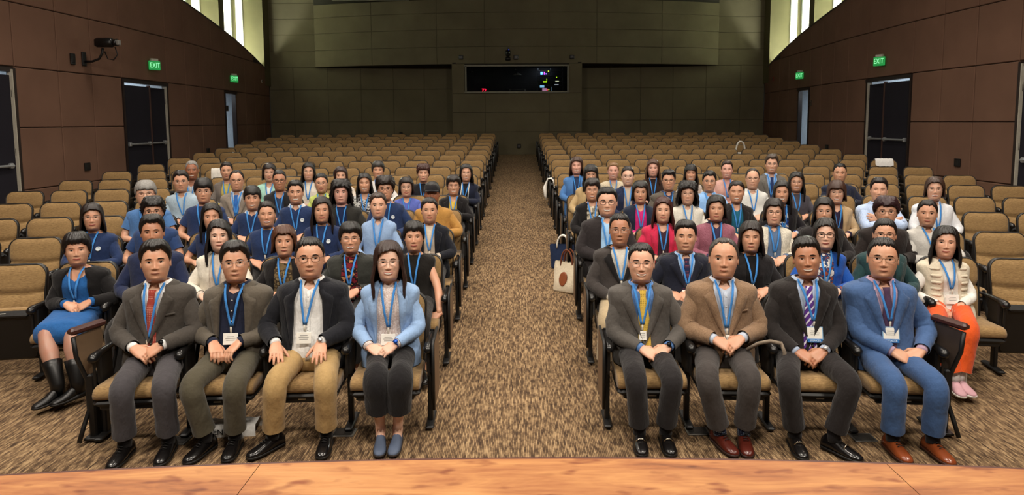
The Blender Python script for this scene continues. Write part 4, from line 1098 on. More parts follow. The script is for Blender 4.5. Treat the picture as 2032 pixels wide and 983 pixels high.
    if P.get('emblem'):
        c0 = T.front(.075, .70, .0095); A = np.linspace(0, 2 * PI, 16, endpoint=False); R_ = .021
        Pp = np.array([[T.front(.075 + rr * math.cos(a), .70 + rr * math.sin(a) / .5, of) for a in A] for rr, of in ((R_, .005), (R_, .0095), (R_ * .72, .0098), (R_ * .66, .0085), (.001, .0085))])
        e = MB(); V, F = grid(Pp, True, False, True); e.add(V, F); e.build('emblem', plain('#c9d2d8', 0.6), go)
    if P.get('tie'):
        t = MB(); ss = np.linspace(.955, .12, 22); hwid = np.interp(ss, [.1, .14, .6, .90, .93, .955], [.005, .044, .038, .017, .023, .025])
        C = T.front(np.full(22, P.get('tiex', 0.0)) * np.clip((.9 - ss) * 2, 0, 1), ss, .012); C[:, 1] -= .006 * (ss > .915)
        t.add(*ribbon(C, hwid, (0, -1, 0), .008)); t.build('tie', mk(P['tie']), root)
    if out:
        j = MB(); btn = out.get('btn'); xn = out.get('xn', .072); xw = out.get('xo', .075); ok = out.get('kind', 'lapel')
        if btn is not None: xo = lambda s: xn * max(0, (s - btn) / (1 - btn)) ** .9 * (1.25 if s < .9 else 1.25 - (s - .9) * 2.5) if s > btn else .055 * max(0, btn - s) / btn
        else: xo = lambda s: float(np.interp(s, [0, .3, .8, 1.0], [xw * 1.25, xw * 1.05, xw * .95, min(xw, .058)]))
        offj = .020
        j.add(*open_coat(T, xo, out.get('s0', -.06), 1.0, offj, n1, m1 + 6, seed + 3, amp * 1.3))
        if out.get('sl', 'long') != 'none': sleeve(j, 1.0 if out.get('sl', 'long') == 'long' else .44, 1.10, seed + 5)
        jn = out.get('name', 'jacket'); jo = j.build(jn, jw, root)
        if ok == 'lapel':
            lp = MB(); s_lo = btn if btn is not None else .30; lw = out.get('lw', .072)
            for sd in (-1, 1):
                ss = np.linspace(s_lo, .925, 16); wv = lw * np.interp((ss - s_lo) / (.925 - s_lo), [0, .35, .80, .88, .885, 1], [.06, .55, 1.0, 1.0, .55, .40])
                rows = []
                for f_, of in ((0, .010), (0, .032), (.5, .038), (.96, .036), (1.0, .016)):
                    xx = np.array([xo(s) for s in ss]) - .004 + f_ * wv; rows.append(T.front(sd * xx, ss, of))
                V, F = grid(np.array(rows), False); lp.add(V, F if sd < 0 else [q[::-1] for q in F])
                ph = np.linspace(float(T.phi_at(min(xo(.99), .07), .99, .012)), PI + .01, 14); fr_ = np.exp(-((ph - ph[0]) / .5) ** 2)
                q0 = T.pt(sd * ph, .995, .010); up = T.pt(sd * ph, 1.03 - .03 * fr_, .016); rad = q0 - T.c(np.full(14, .995)); rad[:, 2] = 0; rad /= np.linalg.norm(rad, axis=1)[:, None]
                q2 = up + rad * .010; q3 = q0 + rad * .034; q3[:, 2] -= .006 + .030 * fr_; q3[:, 2] -= .02 * np.clip(ph - 2.2, 0, 1); q4 = q3 + rad * -.004; q4[:, 2] -= .012
                V, F = grid(np.array([q0, up, q2, q3, q4]), False); lp.add(V, F if sd > 0 else [q[::-1] for q in F])
            lp.build('lapel', mk(out['lc']) if 'lc' in out else jw, jo)
        elif ok in ('collar', 'coat'):
            c = MB()
            for sd in (-1, 1):
                ph = np.linspace(float(T.phi_at(min(xo(.99), .07), .99, .012)), PI + .01, 14); fr_ = np.exp(-((ph - ph[0]) / .6) ** 2)
                q0 = T.pt(sd * ph, .995, .010); up = T.pt(sd * ph, 1.04 - .02 * fr_, .018); rad = q0 - T.c(np.full(14, .995)); rad[:, 2] = 0; rad /= np.linalg.norm(rad, axis=1)[:, None]
                q2 = up + rad * .012; q3 = q0 + rad * (.036 + .012 * fr_)[:, None]; q3[:, 2] -= .004 + .050 * fr_; q3[:, 0] += sd * .02 * fr_; q4 = q3 - rad * .004; q4[:, 2] -= .012
                V, F = grid(np.array([q0, up, q2, q3, q4]), False); c.add(V, F if sd > 0 else [q[::-1] for q in F])
            c.build('collar', mk(out['lc']) if 'lc' in out else jw, jo)
        if out.get('trim'):
            c = MB()
            for sd in (-1, 1):
                ss = np.linspace(.2, .99, 14); xx = np.array([xo(s) for s in ss]); c.add(*ribbon(T.front(sd * (xx + .006), ss, .024), .006, (0, -1, 0), .004))
            c.build('piping', mk(out['trim']), jo)
        if btn is not None and hi:
            for s_ in (btn - .02, btn - .14):
                bt = MB(); c0 = T.front(.012, s_, .027); bt.add(*tube([c0, c0 + (0, -.004, 0)], .0075, 8)); bt.build('button', plain('#1a1512', 0.3), jo)
        if out.get('pocket') and hi:
            c = MB(); xx = np.linspace(.075, .15, 6); c.add(*ribbon(T.front(xx, .665 + (xx - .075) * .15, .0285), .007, (0, -1, 0), .003)); c.build('pocket', jw, jo)
        if out.get('quilt'):
            for s_ in np.linspace(.12, .86, 7):
                c = MB()
                for sd in (-1, 1): c.add(*tube(T.front(sd * np.linspace(xo(s_) + .01, .14, 8), np.full(8, s_), .018), [.004] + [.013] * 6 + [.004], 7))
                c.build('quilted_roll', jw, jo)
    # ---------- trousers or skirt
    bt_ = P.get('bottom', {'c': '#22201f'}); bm_ = mk(bt_['c']); g = MB(); bkind = bt_.get('kind', 'trousers')
    wide = bt_.get('wide', 1.0); nn_ = 18 if hi else 9
    if bkind == 'skirt':
        q = [(.10, 0), (.30, 0), (.62, 0), (.80, 0), (1.0, 0)]; rows = []; A = np.linspace(0, 2 * PI, 26, endpoint=False)
        lk, rk = legs[0][2], legs[1][2]
        for t in np.linspace(0, 1, 8):
            cl = legs[0][1] + (lk - legs[0][1]) * t; cr = legs[1][1] + (rk - legs[1][1]) * t; c0 = (cl + cr) / 2; hwid = (cr[0] - cl[0]) / 2 + .088 - .012 * t
            rows.append([[c0[0] + hwid * spow(math.cos(a), .6), c0[1] - .02 * t - (.035 * t * max(0, -math.sin(a))) , c0[2] - .005 + (.088 - .012 * t) * spow(math.sin(a), .75) + .004 * math.sin(5 * a + 9 * t)] for a in A])
        V, F = grid(np.array(rows), True, True, True); g.add(V, F)
        phi = np.linspace(-PI, PI, 26, endpoint=False); V, F = grid(np.array([T.pt(phi, np.full(26, s), .008) for s in (-.03, .06, .16)]), True); g.add(V, F)
        g.build('skirt', bm_, root)
    else:
        phi = np.linspace(-PI, PI, n1, endpoint=False)
        V, F = grid(np.array([T.pt(phi, np.full(n1, s), of) for s, of in ((-.08, -.01), (-.03, .006), (.05, .008), (.13, .008), (.14, .0))]), True, True); g.add(V, F)
        for sd, hj, kn, ank, toe, fdn in legs:
            end = ank + (kn - ank) / np.linalg.norm(kn - ank) * (bt_.get('crop', 0.055) - .012)
            pts = bend(hj + np.array([0, .04, 0]), kn, end, .20, 6, 9, 7); u = arc_len(pts)
            q = (1 + (bk - 1) * .5) * (1.0 if sex == 'm' else .93)
            rr = np.interp(u, [0, .15, .38, .46, .54, .64, .86, 1], np.array([.084, .082, .074, .071, .070, .068 * wide, .065 * wide, .066 * wide]) * q)
            rk = np.random.RandomState(seed + 9 + sd)
            rr = rr * (1 + .03 * np.sin(u * 60 + rk.rand() * 6) * np.exp(-((u - .46) / .10) ** 2) + .018 * np.sin(u * 36 + rk.rand() * 6) * (u > .6))
            g.add(*tube(pts, rr, nn_, False, rk.randn(len(u)) * .012, np.interp(u, [.45, .55, 1], [0, .10, .14])))
        g.build(bt_.get('name', 'trousers'), bm_, root)
    # ---------- shoes, socks
    if hi:
        sh_ = P.get('shoe', ('#121010', 'leather')); 
        smat = plain(sh_[0], {'leather': 0.22, 'boot': 0.4}.get(sh_[1], 0.7)); sole = plain(sh_[2] if len(sh_) > 2 else '#0a0909', 0.6)
        for sd, hj, kn, ank, toe, fdn in legs:
            s_ = MB(); shoe_mesh(s_, toe, fdn, 0, 1, 1.0 if sex == 'm' else .88, 12 if hi else 8, .03 if sh_[1] == 'boot' else 0.0)
            if sh_[1] == 'boot': s_.add(*tube([ank + (0, 0, -.05), ank + (0, 0, .02), ank + (kn - ank) * .34, ank + (kn - ank) * .46], [.046, .048, .062, .068], 14), 0)
            so = s_.build('boot' if sh_[1] == 'boot' else 'shoe', [smat, sole], root)
            if sh_[1] == 'leather':
                bu = MB(); c0 = toe - fdn * .105 + np.array([0, 0, .066]); sdv = np.array([-fdn[1], fdn[0], 0])
                if P.get('buckle'): bu.add(*tube([c0 - sdv * .03 + (0, 0, -.012), c0 - sdv * .012 + (0, 0, .006), c0 + sdv * .012 + (0, 0, .006), c0 + sdv * .03 + (0, 0, -.012)], .004, 6)); bu.build('buckle', plain('#c9c4b4', 0.25, 1.0), so)
                else:
                    for q in range(3): bu.add(*tube([c0 - fdn * .018 * q + sdv * -.018 + (0, 0, .002 + .007 * q), c0 - fdn * .018 * q + (0, 0, .008 + .007 * q), c0 - fdn * .018 * q + sdv * .018 + (0, 0, .002 + .007 * q)], .0028, 5))
                    bu.build('lace', plain('#0c0a0a', 0.6), so)
            if P.get('sock'):
                k_ = MB(); k_.add(*tube([ank + (kn - ank) * .32, ank + (0, 0, .02), ank + fdn * .01 + (0, 0, -.03)], [.048, .041, .042], 12)); k_.build('sock', mk(P['sock']), root)
    # ---------- wrist watch
    if P.get('watch'):
        sd, sh, el, wr, d, nn, ps = arms[P['watch'][0]]; u_ = (wr - el) / np.linalg.norm(wr - el); w_ = MB()
        w_.add(*tube([wr - u_ * .006, wr + u_ * .012], [(.0325, .0285)] * 2, 14, False)); f_ = wr + np.array([0, -.022, .024]) ; w_.add(*tube([f_, f_ + (0, -.006, .006)], .016, 12))
        w_.build('watch', plain(P['watch'][1], 0.3, 0.5), root)
    # ---------- lanyard and badge
    if P.get('lan', True):
        l = MB(); sc_l = P.get('lans', .50); lx = P.get('lanx', 0.0); of = .012 if not out else .016
        for sd in (-1, 1):
            ss = np.r_[np.linspace(1.03, .9, 5), np.linspace(.86, sc_l, 9)]
            xx = sd * np.interp(ss, [sc_l, .9, .98, 1.03], [.006, .045 if sex == 'm' else .040, .056 if sex == 'm' else .048, .060 if sex == 'm' else .050]) + lx * np.clip((1 - ss) * 2, 0, 1)
            ofs = np.interp(ss, [sc_l, .9, 1.0, 1.03], [of + (.006 if P.get('tie') else 0), of + .006, .016, .012])
            l.add(*ribbon(T.front(xx, ss, ofs), .0074, (0, -1, 0), .0022))
        c0 = T.front(lx * (1 - sc_l) * 2, sc_l - .005, of + .010)
        lo = l.build('lanyard', LAN, root)
        if r <= 4:
            c = MB(); c.add(*rbox(c0 + (0, -.002, -.020), (.012, .007, .040), .002)); c.build('clip', plain('#cfcabc', 0.3), lo)
        bd = P.get('badge', 'plain' if r <= 2 else None)
        if bd:
            bw, bh = (.098, .076) if bd != 'small' else (.05, .06)
            t_ = Matrix.Rotation(math.radians(-14), 3, 'X'); c1 = c0 + np.array([0, -.012, -.040 - bh / 2])
            s_b = sc_l - (.045 + bh / 2) / max(.3, np.linalg.norm(nb - hip)); fy = T.front(lx * (1 - sc_l) * 2, s_b, .020 if not out else .030)[1]
            c1[1] = min(c1[1], fy) - .004
            g = MB(); g.add(*rbox(c1, (bw, .004, bh), .0015, t_)); bo = g.build('badge', plain('#e4e2da', 0.3), lo, False)
            R3 = np.array(t_)
            if bd == 'speaker':
                g = MB(); g.add(*rbox(c1 + R3 @ np.array([0, 0, -bh / 2 - .010]), (bw, .005, .026), .0015, t_)); bb_ = g.build('band', plain('#2b6fb4', 0.4), lo, False)
                me = text_mesh('SPEAKER', .019, plain('#cfe4f6', 0.5), extrude=.0006); o = link('lettering', me, lo, Vector(c1 + R3 @ np.array([0, -.0042, -bh / 2 - .010]))); o.rotation_euler = (PI / 2 - math.radians(14), 0, 0)
                g = MB(); g.add(*rbox(c1 + np.array([0, .001, 0]), (bw + .010, .004, bh + .012), .0015, t_)); g.build('holder', plain('#7fa6c8', 0.3), lo, False)
            for i_, (zz_, ww_) in enumerate(((.016, .05), (.004, .065), (-.008, .055))):
                g = MB(); g.add(*box(c1 + R3 @ np.array([0, -.0024, zz_]), (ww_ if bd != 'small' else .03, .0008, .004), R3)); g.build('printed_line', plain('#8f8f8c', 0.6), lo, False)
            if bd == 'blue': g = MB(); g.add(*rbox(c1 + R3 @ np.array([0, -.001, -bh / 2 + .006]), (bw, .005, .016), .0015, t_)); g.build('band', plain('#2b6fb4', 0.4), lo, False)
    return root

# ------------------------------------------------------------------ the audience (pixel of each face, row, look)
PEOPLE = []
def A(x, y, row, sex, skin, hair, hc, top, out, label, **kw):
    side = -1 if x < PPX else 1
    ks = [abs(project(seat_pos(row, side, k)[0] + Vector((0, -.25, 1.1)))[0] - x) for k in range(12)]
    d = dict(x=x, y=y, row=row, side=side, sex=sex, skin=skin, hair=hair, hc=hc, top=top, out=out, label=label, k=int(np.argmin(ks))); d.update(kw)
    PEOPLE.append(d)
def c_(c, **k): return dict(kind='collar', c=c, **k)
def t_(c, kind='crew', **k): return dict(kind=kind, c=c, **k)
def o_(c, kind='lapel', **k): return dict(kind=kind, c=c, **k)
BK, DB = '#15110f', '#1d1512'
GM, GD, GB = ('#9a9a9a', .0011, 1), ('#2a2422', .0014, 1), ('#171314', .0022, 1)
GT = ('#6a5a4a', .0012, 2)
tr = lambda c, **k: dict(c=c, **k)
# front row, left block
A(307, 527, 1, 'm', 'b', 'side', BK, c_('#e8e6e4'), o_('#46413c', btn=.36, pocket=1), 'man in charcoal suit, white shirt and red tie, front row left end', smile=.12, tie=('#963a30', 'dots', '#c08070'), bottom=tr('#403d40'),
  kn=((228, 752), (313, 742)), toe=((216, 930), (313, 922)), hand=(288, 703), badge='blue', lans=.40, lanx=-.012, hw=1.05, bk=1.06, watch=(1, '#171717'), fdir=((-.05, -1), (.05, -1)))
A(465, 529, 1, 'm', 'b', 'side', BK, c_('#1f2438'), o_('#575046', xo=.092), 'man in brown-grey blazer over dark navy shirt with large badge, front row', smile=.2, glasses=GM, bottom=tr('#4b4638'),
  kn=((365, 738), (456, 738)), toe=((366, 918), (447, 914)), pose='apart', hand=(442, 700), hw=1.03, bk=1.04, lans=.53, fdir=((-.35, -1), (.0, -1)))
A(614, 520, 1, 'm', 'b', 'crew', BK, c_('#dfdfdd'), o_('#16171d', xo=.105), 'man in black blazer, open white shirt and khaki trousers, hands on knees', smile=.2, glasses=GD, bottom=tr('#a5885a'),
  kn=((538, 745), (640, 742)), toe=((490, 908), (636, 908)), pose='knees', hand=(541, 700, 632, 697), hw=1.10, hs=1.03, bk=1.12, belly=.03, watch=(1, '#b8b8b8'), lans=.52, lanx=-.02, fdir=((-.75, -1), (.02, -1)))
A(770, 527, 1, 'f', 'e', 'long', '#2b1a14', t_(('#e6dcd8', 'lace', '#cdb8b0', '#efe8e4')), o_('#8ba8ce', xo=.085, lw=.06), 'woman in pale blue blazer and black culottes with long dark hair, front row', smile=.8, glasses=GM,
  bottom=tr('#151315', wide=1.32, crop=.17), kn=((742, 738), (790, 738)), toe=((752, 904), (778, 903)), hand=(757, 700), shoe=('#4a566c', 'flat', '#2a2320'), watch=(1, '#2458b8'), lans=.47, hlen=.0, part=20, fdir=((.1, -1), (-.05, -1)), bk=1.06, hs=1.04)
# front row, right block
A(1273, 530, 1, 'm', 'a', 'crew', BK, c_('#5c82ba'), o_('#524e4a', btn=.26, xn=.075), 'smiling man in grey jacket with yellow tie beside the centre aisle, front row', smile=.95, glasses=GM, tie=('#cfae4c', 'dots', '#8a6f2c'), bottom=tr('#201d1e'),
  kn=((1265, 735), (1340, 735)), toe=((1275, 903), (1334, 903)), hand=(1301, 705), hw=1.04, bk=1.02, buckle=1, lans=.52, lanx=-.012, badge='small', watch=(1, '#15191f'), fdir=((-.04, -1), (.04, -1)))
A(1437, 521, 1, 'm', 'b', 'thin', '#3c3733', c_('#bcc6d6'), o_(('#755c47', 'tweed', '#8d735a'), btn=.30, pocket=1, xn=.078), 'balding man in brown tweed jacket with crossed ankles, front row', smile=.15, bottom=tr('#3c3735'),
  kn=((1408, 738), (1496, 738)), toe=((1462, 903), (1486, 905)), hand=(1448, 687), hw=1.10, hs=1.03, bk=1.10, shoe=('#4c1d15', 'leather', '#2a120c'), sock=('#1c2848', 'dots', '#8fa8c8'), lans=.46, badge='small', fdir=((.35, -1), (-.1, -1)))
A(1603, 520, 1, 'm', 'c', 'short', BK, c_('#b7c6de'), o_('#231f1e', btn=.28, xn=.074), 'smiling man in black suit with purple striped tie and speaker badge', smile=.75, tie=('#58308a', 'stripe', '#1f1838', '#d8d0e8'), bottom=tr('#1f1b1b'),
  kn=((1572, 728), (1700, 742)), toe=((1597, 910), (1712, 914)), hand=(1612, 712), bk=1.03, buckle=1, badge='speaker', lans=.55, lanx=.03, watch=(1, '#c0c0c0'), roll=-6, fdir=((.0, -1), (.75, -1)))
A(1754, 521, 1, 'm', 'b', 'crew', BK, c_('#b99db2'), o_('#425d88', btn=.30, xn=.074), 'man in bright blue suit with glasses and brown shoes, front row right end', smile=.05, glasses=GT, tie='#4a3550', bottom=tr('#3b5680'),
  kn=((1787, 752), (1872, 762)), toe=((1806, 918), (1893, 922)), hand=(1805, 712), hw=1.08, hs=1.02, bk=1.08, badge='speaker', lans=.57, lanx=.01, shoe=('#7c3d1e', 'leather', '#3a1c0e'), sock='#15161c', fdir=((.12, -1), (.18, -1)))
# second row
A(151, 502, 2, 'f', 'b', 'pixie', BK, t_('#1f5692', 'dress'), o_('#100e0f', 'plain', xo=.105, name='cardigan'), 'woman in blue dress, black cardigan and black ankle boots', smile=.35, bottom=dict(kind='skirt', c='#1f5692'),
  kn=((80, 668), (133, 668)), toe=((64, 810), (100, 803)), hand=(150, 613), shoe=('#0a0909', 'boot', '#0a0909'), hose='#a98270', legk=1.22, hvol=1.25, bk=1.14, fdir=((-.5, -1), (-.7, -1)), lans=.42, hw=1.05)
A(301, 467, 2, 'm', 'c', 'side', BK, c_('#1d2644'), None, 'man in dark navy shirt right behind the man in charcoal suit', smile=.2, bk=1.06, lan=True, hvol=1.1)
A(434, 474, 2, 'f', 'e', 'long', BK, t_('#cdbfb0'), o_('#dcd4c4', 'collar', xo=.07), 'long-haired young woman in an off-white jacket, second row left', smile=.35, part=-15, bk=1.05)
A(563, 485, 2, 'f', 'b', 'bob', '#4a2b1a', t_(('#6f5c3e', 'floral', '#3c3022', '#8a7a58'), 'scoop'), o_('#151213', 'plain', xo=.085, name='cardigan'), 'woman with brown bob, patterned gold top and black cardigan', smile=.4)
A(695, 479, 2, 'f', 'b', 'pixie', BK, t_(('#6f1722', 'floral', '#1c0d10', '#b27c52')), o_('#2b2c28', 'collar', xo=.075), 'smiling short-haired woman in dark fleece over red patterned top', smile=.9, glasses=GM, hw=1.05, bk=1.08)
A(821, 476, 2, 'f', 'b', 'pixie', BK, t_('#15120f', sl='none'), None, 'woman in sleeveless black top with bangs by the centre aisle', smile=.3, hvol=.8, hand=(850, 640), lans=.45)
A(1230, 462, 2, 'm', 'c', 'crew', BK, t_('#cfc9be'), o_('#393432', btn=.40, lc='#131112', xn=.078), 'man in dark grey coat with black collar by the centre aisle, second row', smile=.15, glasses=GM, bottom=tr('#a49274'), hs=1.02, kn=((1205, 640), (1262, 640)), toe=((1196, 760), (1268, 760)), hand=(1235, 600))
A(1361, 476, 2, 'm', 'b', 'short', BK, c_('#a3c0e4'), o_('#171a28', btn=.36), 'young man in navy suit with blue shirt and dark tie, second row', smile=.35, tie=('#1b2142', 'dots', '#8a4040'), hw=1.04, hand=(1352, 592), handy=-.40)
A(1491, 477, 2, 'f', 'b', 'lob', '#1c1310', t_('#100e10'), o_('#171416', 'collar', xo=.06), 'woman with closed eyes in a black coat, second row right', smile=.1, squint=.0035, bk=1.08)
A(1639, 471, 2, 'f', 'e', 'long', BK, t_(('#ded8d0', 'floral', '#2a416c', '#9a4a34')), o_('#1b4fa4', 'plain', xo=.07, name='cardigan'), 'woman with dark glasses and cobalt blue cardigan over floral top', smile=.5, glasses=GB)
A(1757, 471, 2, 'f', 'b', 'back', BK, t_('#1d2a2c'), o_('#213d3f', xo=.07), 'woman in dark green jacket right behind the man in blue suit', smile=.2, glasses=GD, hw=1.04)
A(1878, 487, 2, 'f', 'a', 'long', BK, t_('#e2dfd8', 'high'), o_('#d9ceb8', 'collar', xo=.06, sl='none', quilt=1, name='vest'), 'woman in cream quilted vest, orange trousers and pink sneakers', smile=.4, hlen=-.05, bottom=tr('#d2521c', wide=1.25, crop=.05),
  kn=((1872, 645), (1932, 652)), toe=((1912, 787), (1934, 786)), pose='apart', hand=(1893, 622), shoe=('#c79aa2', 'sneaker', '#e4e0d8'), sock='#d4d6d2', fdir=((-.1, -1), (.1, -1)), part=15)
# third row
NV = '#203156'
A(182, 436, 3, 'f', 'b', 'lob', DB, t_(NV), None, 'woman in navy sweater with round emblem, third row far left', smile=.5, glasses=GM, emblem=1, part=12, bk=1.10)
A(303, 425, 3, 'm', 'b', 'curly', BK, t_('#263c66', sl='short'), None, 'curly-haired young man with glasses in navy tee, third row', smile=.2, glasses=GD)
A(419, 435, 3, 'f', 'b', 'long', BK, t_('#1e2c4e', sl='short'), None, 'girl with long straight black hair in navy top, third row', smile=.2)
A(529, 430, 3, 'f', 'b', 'back', DB, t_(NV), None, 'smiling girl in navy sweater with hair tied back, third row', smile=.9, bk=1.06)
A(638, 422, 3, 'f', 'b', 'long', DB, t_('#1f2e52'), None, 'girl with hair over one shoulder in navy emblem sweater, third row', smile=.4, emblem=1, part=20, bk=1.06)
A(750, 412, 3, 'f', 'a', 'back', '#33241c', c_('#8ba5c9'), None, 'woman with tied-back brown hair in pale blue collared shirt', smile=.15, bun=(0, .06, .105))
A(852, 422, 3, 'f', 'b', 'back', DB, t_('#cbbdac'), o_('#12141d', xo=.06), 'woman in black blazer over cream top by the centre aisle', smile=.2)
A(1205, 406, 3, 'm', 'a', 'short', BK, c_('#9cc3e6'), o_('#282324', 'collar', xo=.07), 'big smiling man with black glasses and dark jacket, third row aisle', smile=.85, glasses=GB, hw=1.12, hs=1.06, bk=1.18)
A(1316, 422, 3, 'f', 'a', 'long', '#3a1812', t_('#3c2632', 'v'), o_('#c42a4c', xo=.06), 'woman in bright pink-red blazer with long auburn hair', smile=.4, hlen=-.06, bk=1.05)
A(1422, 419, 3, 'f', 'b', 'lob', BK, c_('#37304a'), o_(('#7a4252', 'tweed', '#9a6472'), 'plain', xo=.055), 'woman in mauve tweed jacket, third row right', smile=.1, hlen=-.05, bk=1.06)
A(1537, 426, 3, 'f', 'a', 'bob', DB, c_('#5b7190'), o_(('#d4cdbe', 'knit'), 'plain', xo=.07, name='cardigan'), 'woman in off-white knit cardigan over blue shirt, third row', smile=.5, glasses=GD)
A(1636, 424, 3, 'f', 'b', 'lob', BK, t_('#1b1718'), o_('#1f1b1c', 'collar', xo=.06), 'woman with thin glasses in black coat, third row, behind cobalt cardigan', smile=.1, glasses=GM, bk=1.10)
A(1760, 425, 3, 'f', 'b', 'curly', '#2c161a', t_('#241d1b'), o_('#211a18', 'plain', xo=.05), 'person with short dark plum hair and dark brown jacket, third row', smile=.0, glasses=GD, hw=1.10, hs=1.05, bk=1.20)
A(1841, 428, 3, 'f', 'b', 'back', DB, c_('#c5c2bc'), None, 'woman with pulled-back hair in light grey collared shirt', smile=.1, hw=1.04, bk=1.06)
# fourth row
A(288, 389, 4, 'm', 'a', 'fringe', '#85827e', t_('#4a73a8', sl='short'), None, 'grey-haired man with glasses in bright blue polo', smile=.2, glasses=GD, hw=1.12, hs=1.05, bk=1.15)
A(403, 384, 4, 'm', 'b', 'fringe', BK, t_('#213258', sl='short'), None, 'young man with round glasses and thick black fringe in navy tee', smile=.05, glasses=GM, hvol=1.3, bk=1.05)
A(500, 398, 4, 'm', 'b', 'fringe', BK, c_(NV, col='#c8ccd2'), None, 'smiling boy in navy sweater with white collar, next to grey-suited man', smile=.8, bk=.95)
A(586, 386, 4, 'm', 'b', 'short', BK, c_(NV, col='#c8ccd2'), None, 'smiling youth in navy sweater with white collar and round emblem', smile=.85, emblem=1)
A(676, 386, 4, 'm', 'f', 'curlyl', '#140f0d', t_('#17274c'), o_('#2b2a27', 'collar', xo=.07), 'young man with long curly black hair in dark leather jacket', smile=.0)
A(764, 379, 4, 'm', 'b', 'curly', '#1f1611', t_(NV), None, 'curly-haired youth with glasses in navy emblem sweater, fourth row', smile=.3, glasses=GD, emblem=1, hvol=1.2)
A(857, 389, 4, 'm', 'd', 'cap', BK, c_('#a97c3e'), None, 'man in black cap and mustard jacket', smile=.2, bk=1.1, lan=False)
A(1175, 381, 4, 'f', 'b', 'pixie', DB, t_(('#cfc6b4', 'floral', '#8d8573', '#3c362e'), 'scoop'), o_('#161314', 'plain', xo=.075, name='cardigan'), 'short-haired woman with glasses, black cardigan and patterned blouse, fourth row aisle', smile=.7, glasses=GM)
A(1271, 386, 4, 'f', 'b', 'bob', BK, t_('#cc2a78', 'v'), o_('#1d2538', 'plain', xo=.07), 'woman in magenta top under navy jacket, fourth row', smile=.5)
A(1365, 388, 4, 'f', 'a', 'curlyl', BK, c_('#d8d4ca'), o_(('#c2bdb0', 'tweed', '#e6e2d8'), 'plain', xo=.06), 'woman with voluminous wavy black hair in white tweed jacket', smile=.7, glasses=GM)
A(1462, 385, 4, 'f', 'b', 'back', DB, t_('#1f6078', 'v'), o_('#1c1819', xo=.075), 'smiling woman in black blazer over teal top', smile=.85, hw=1.06, bk=1.05)
A(1552, 386, 4, 'f', 'b', 'long', BK, t_(('#d6d6d2', 'floral', '#20408a', '#26262c')), o_('#161318', 'plain', xo=.06, name='cardigan'), 'smiling long-haired woman in black cardigan with white and blue print', smile=.9)
A(1661, 386, 4, 'f', 'a', 'bobf', '#3c2419', t_('#2b2139', 'v'), o_('#b59b78', xo=.065), 'woman with brown bob and beige blazer', smile=.7, glasses=GM)
A(1745, 381, 4, 'm', 'a', 'short', DB, c_(('#a4bce4', 'stripe_v', '#c6d6f0', '#c6d6f0')), None, 'smiling man with folded arms in striped pale blue shirt', smile=.6, pose='fold', bk=1.12, lan=False)
A(1856, 379, 4, 'f', 'a', 'lob', '#3a271e', c_('#e0e2e6'), None, 'smiling woman with glasses in loose white shirt, far right', smile=.9, glasses=GM, hlen=-.06, bk=1.2)
# fifth row
A(358, 364, 5, 'm', 'b', 'short', DB, c_('#a0b2c0'), None, 'man with glasses in pale blue-grey collared shirt, fifth row left', smile=.2, glasses=GM, hw=1.06, bk=1.1)
A(469, 362, 5, 'm', 'b', 'thin', BK, c_('#b6c0d0'), o_('#867b70', btn=.3), 'man with round glasses in taupe suit and blue tie', smile=.2, glasses=GD, tie='#2c62ac', hw=1.03)
A(554, 362, 5, 'm', 'c', 'crew', BK, t_('#2a3a58', 'v'), o_('#201f21', 'collar', xo=.06), 'smiling man with dark glasses and black jacket, fifth row left', smile=.6, glasses=GB)
A(637, 367, 5, 'f', 'b', 'back', BK, c_('#b8c46a'), None, 'woman in lime yellow jacket with glasses', smile=.5, glasses=GM)
A(723, 367, 5, 'f', 'b', 'long', BK, t_(('#2c2a2e', 'floral', '#c8c8c8', '#2c2a2e'), 'v'), None, 'laughing woman with long dark hair and black-white print top', smile=1.0)
A(806, 375, 5, 'f', 'a', 'bob', DB, t_('#5866b4', 'v', sl='short'), None, 'woman with glasses in violet-blue top', smile=.6, glasses=GM)
A(900, 372, 5, 'f', 'b', 'pixie', DB, t_('#d4b450', 'v'), o_('#161315', xo=.06), 'smiling short-haired woman in black blazer with yellow scarf top', smile=.9, glasses=GM, hvol=1.2)
A(1173, 350, 5, 'f', 'b', 'longf', BK, t_('#1b1a1c'), o_('#b0976e', 'plain', xo=.06), 'woman with black bangs and glasses in camel coat, fifth row aisle', smile=.3, glasses=GM)
A(1246, 353, 5, 'f', 'e', 'back', DB, t_('#c6b6a6'), o_('#1d2642', xo=.06), 'woman in navy blazer with tied-back hair and glasses', smile=.7, glasses=GM)
A(1327, 362, 5, 'm', 'b', 'side', BK, c_('#2f3a5a'), o_('#5b544b', xo=.06), 'man with glasses in grey-brown jacket over navy shirt, fifth row', smile=.3, glasses=GD)
A(1408, 364, 5, 'm', 'b', 'short', BK, c_('#8cb6e6'), None, 'man with glasses in plain sky blue shirt', smile=.2, glasses=GM, bk=1.1)
A(1494, 358, 5, 'm', 'a', 'thin', '#2a2522', c_('#d6d6d2'), None, 'older man with glasses in white shirt, fifth row right', smile=.3, glasses=GD, bk=1.02)
A(1581, 365, 5, 'f', 'b', 'long', BK, t_('#4a464e'), None, 'smiling woman with wavy long black hair in dark grey top', smile=.8, glasses=GM, bk=1.06)
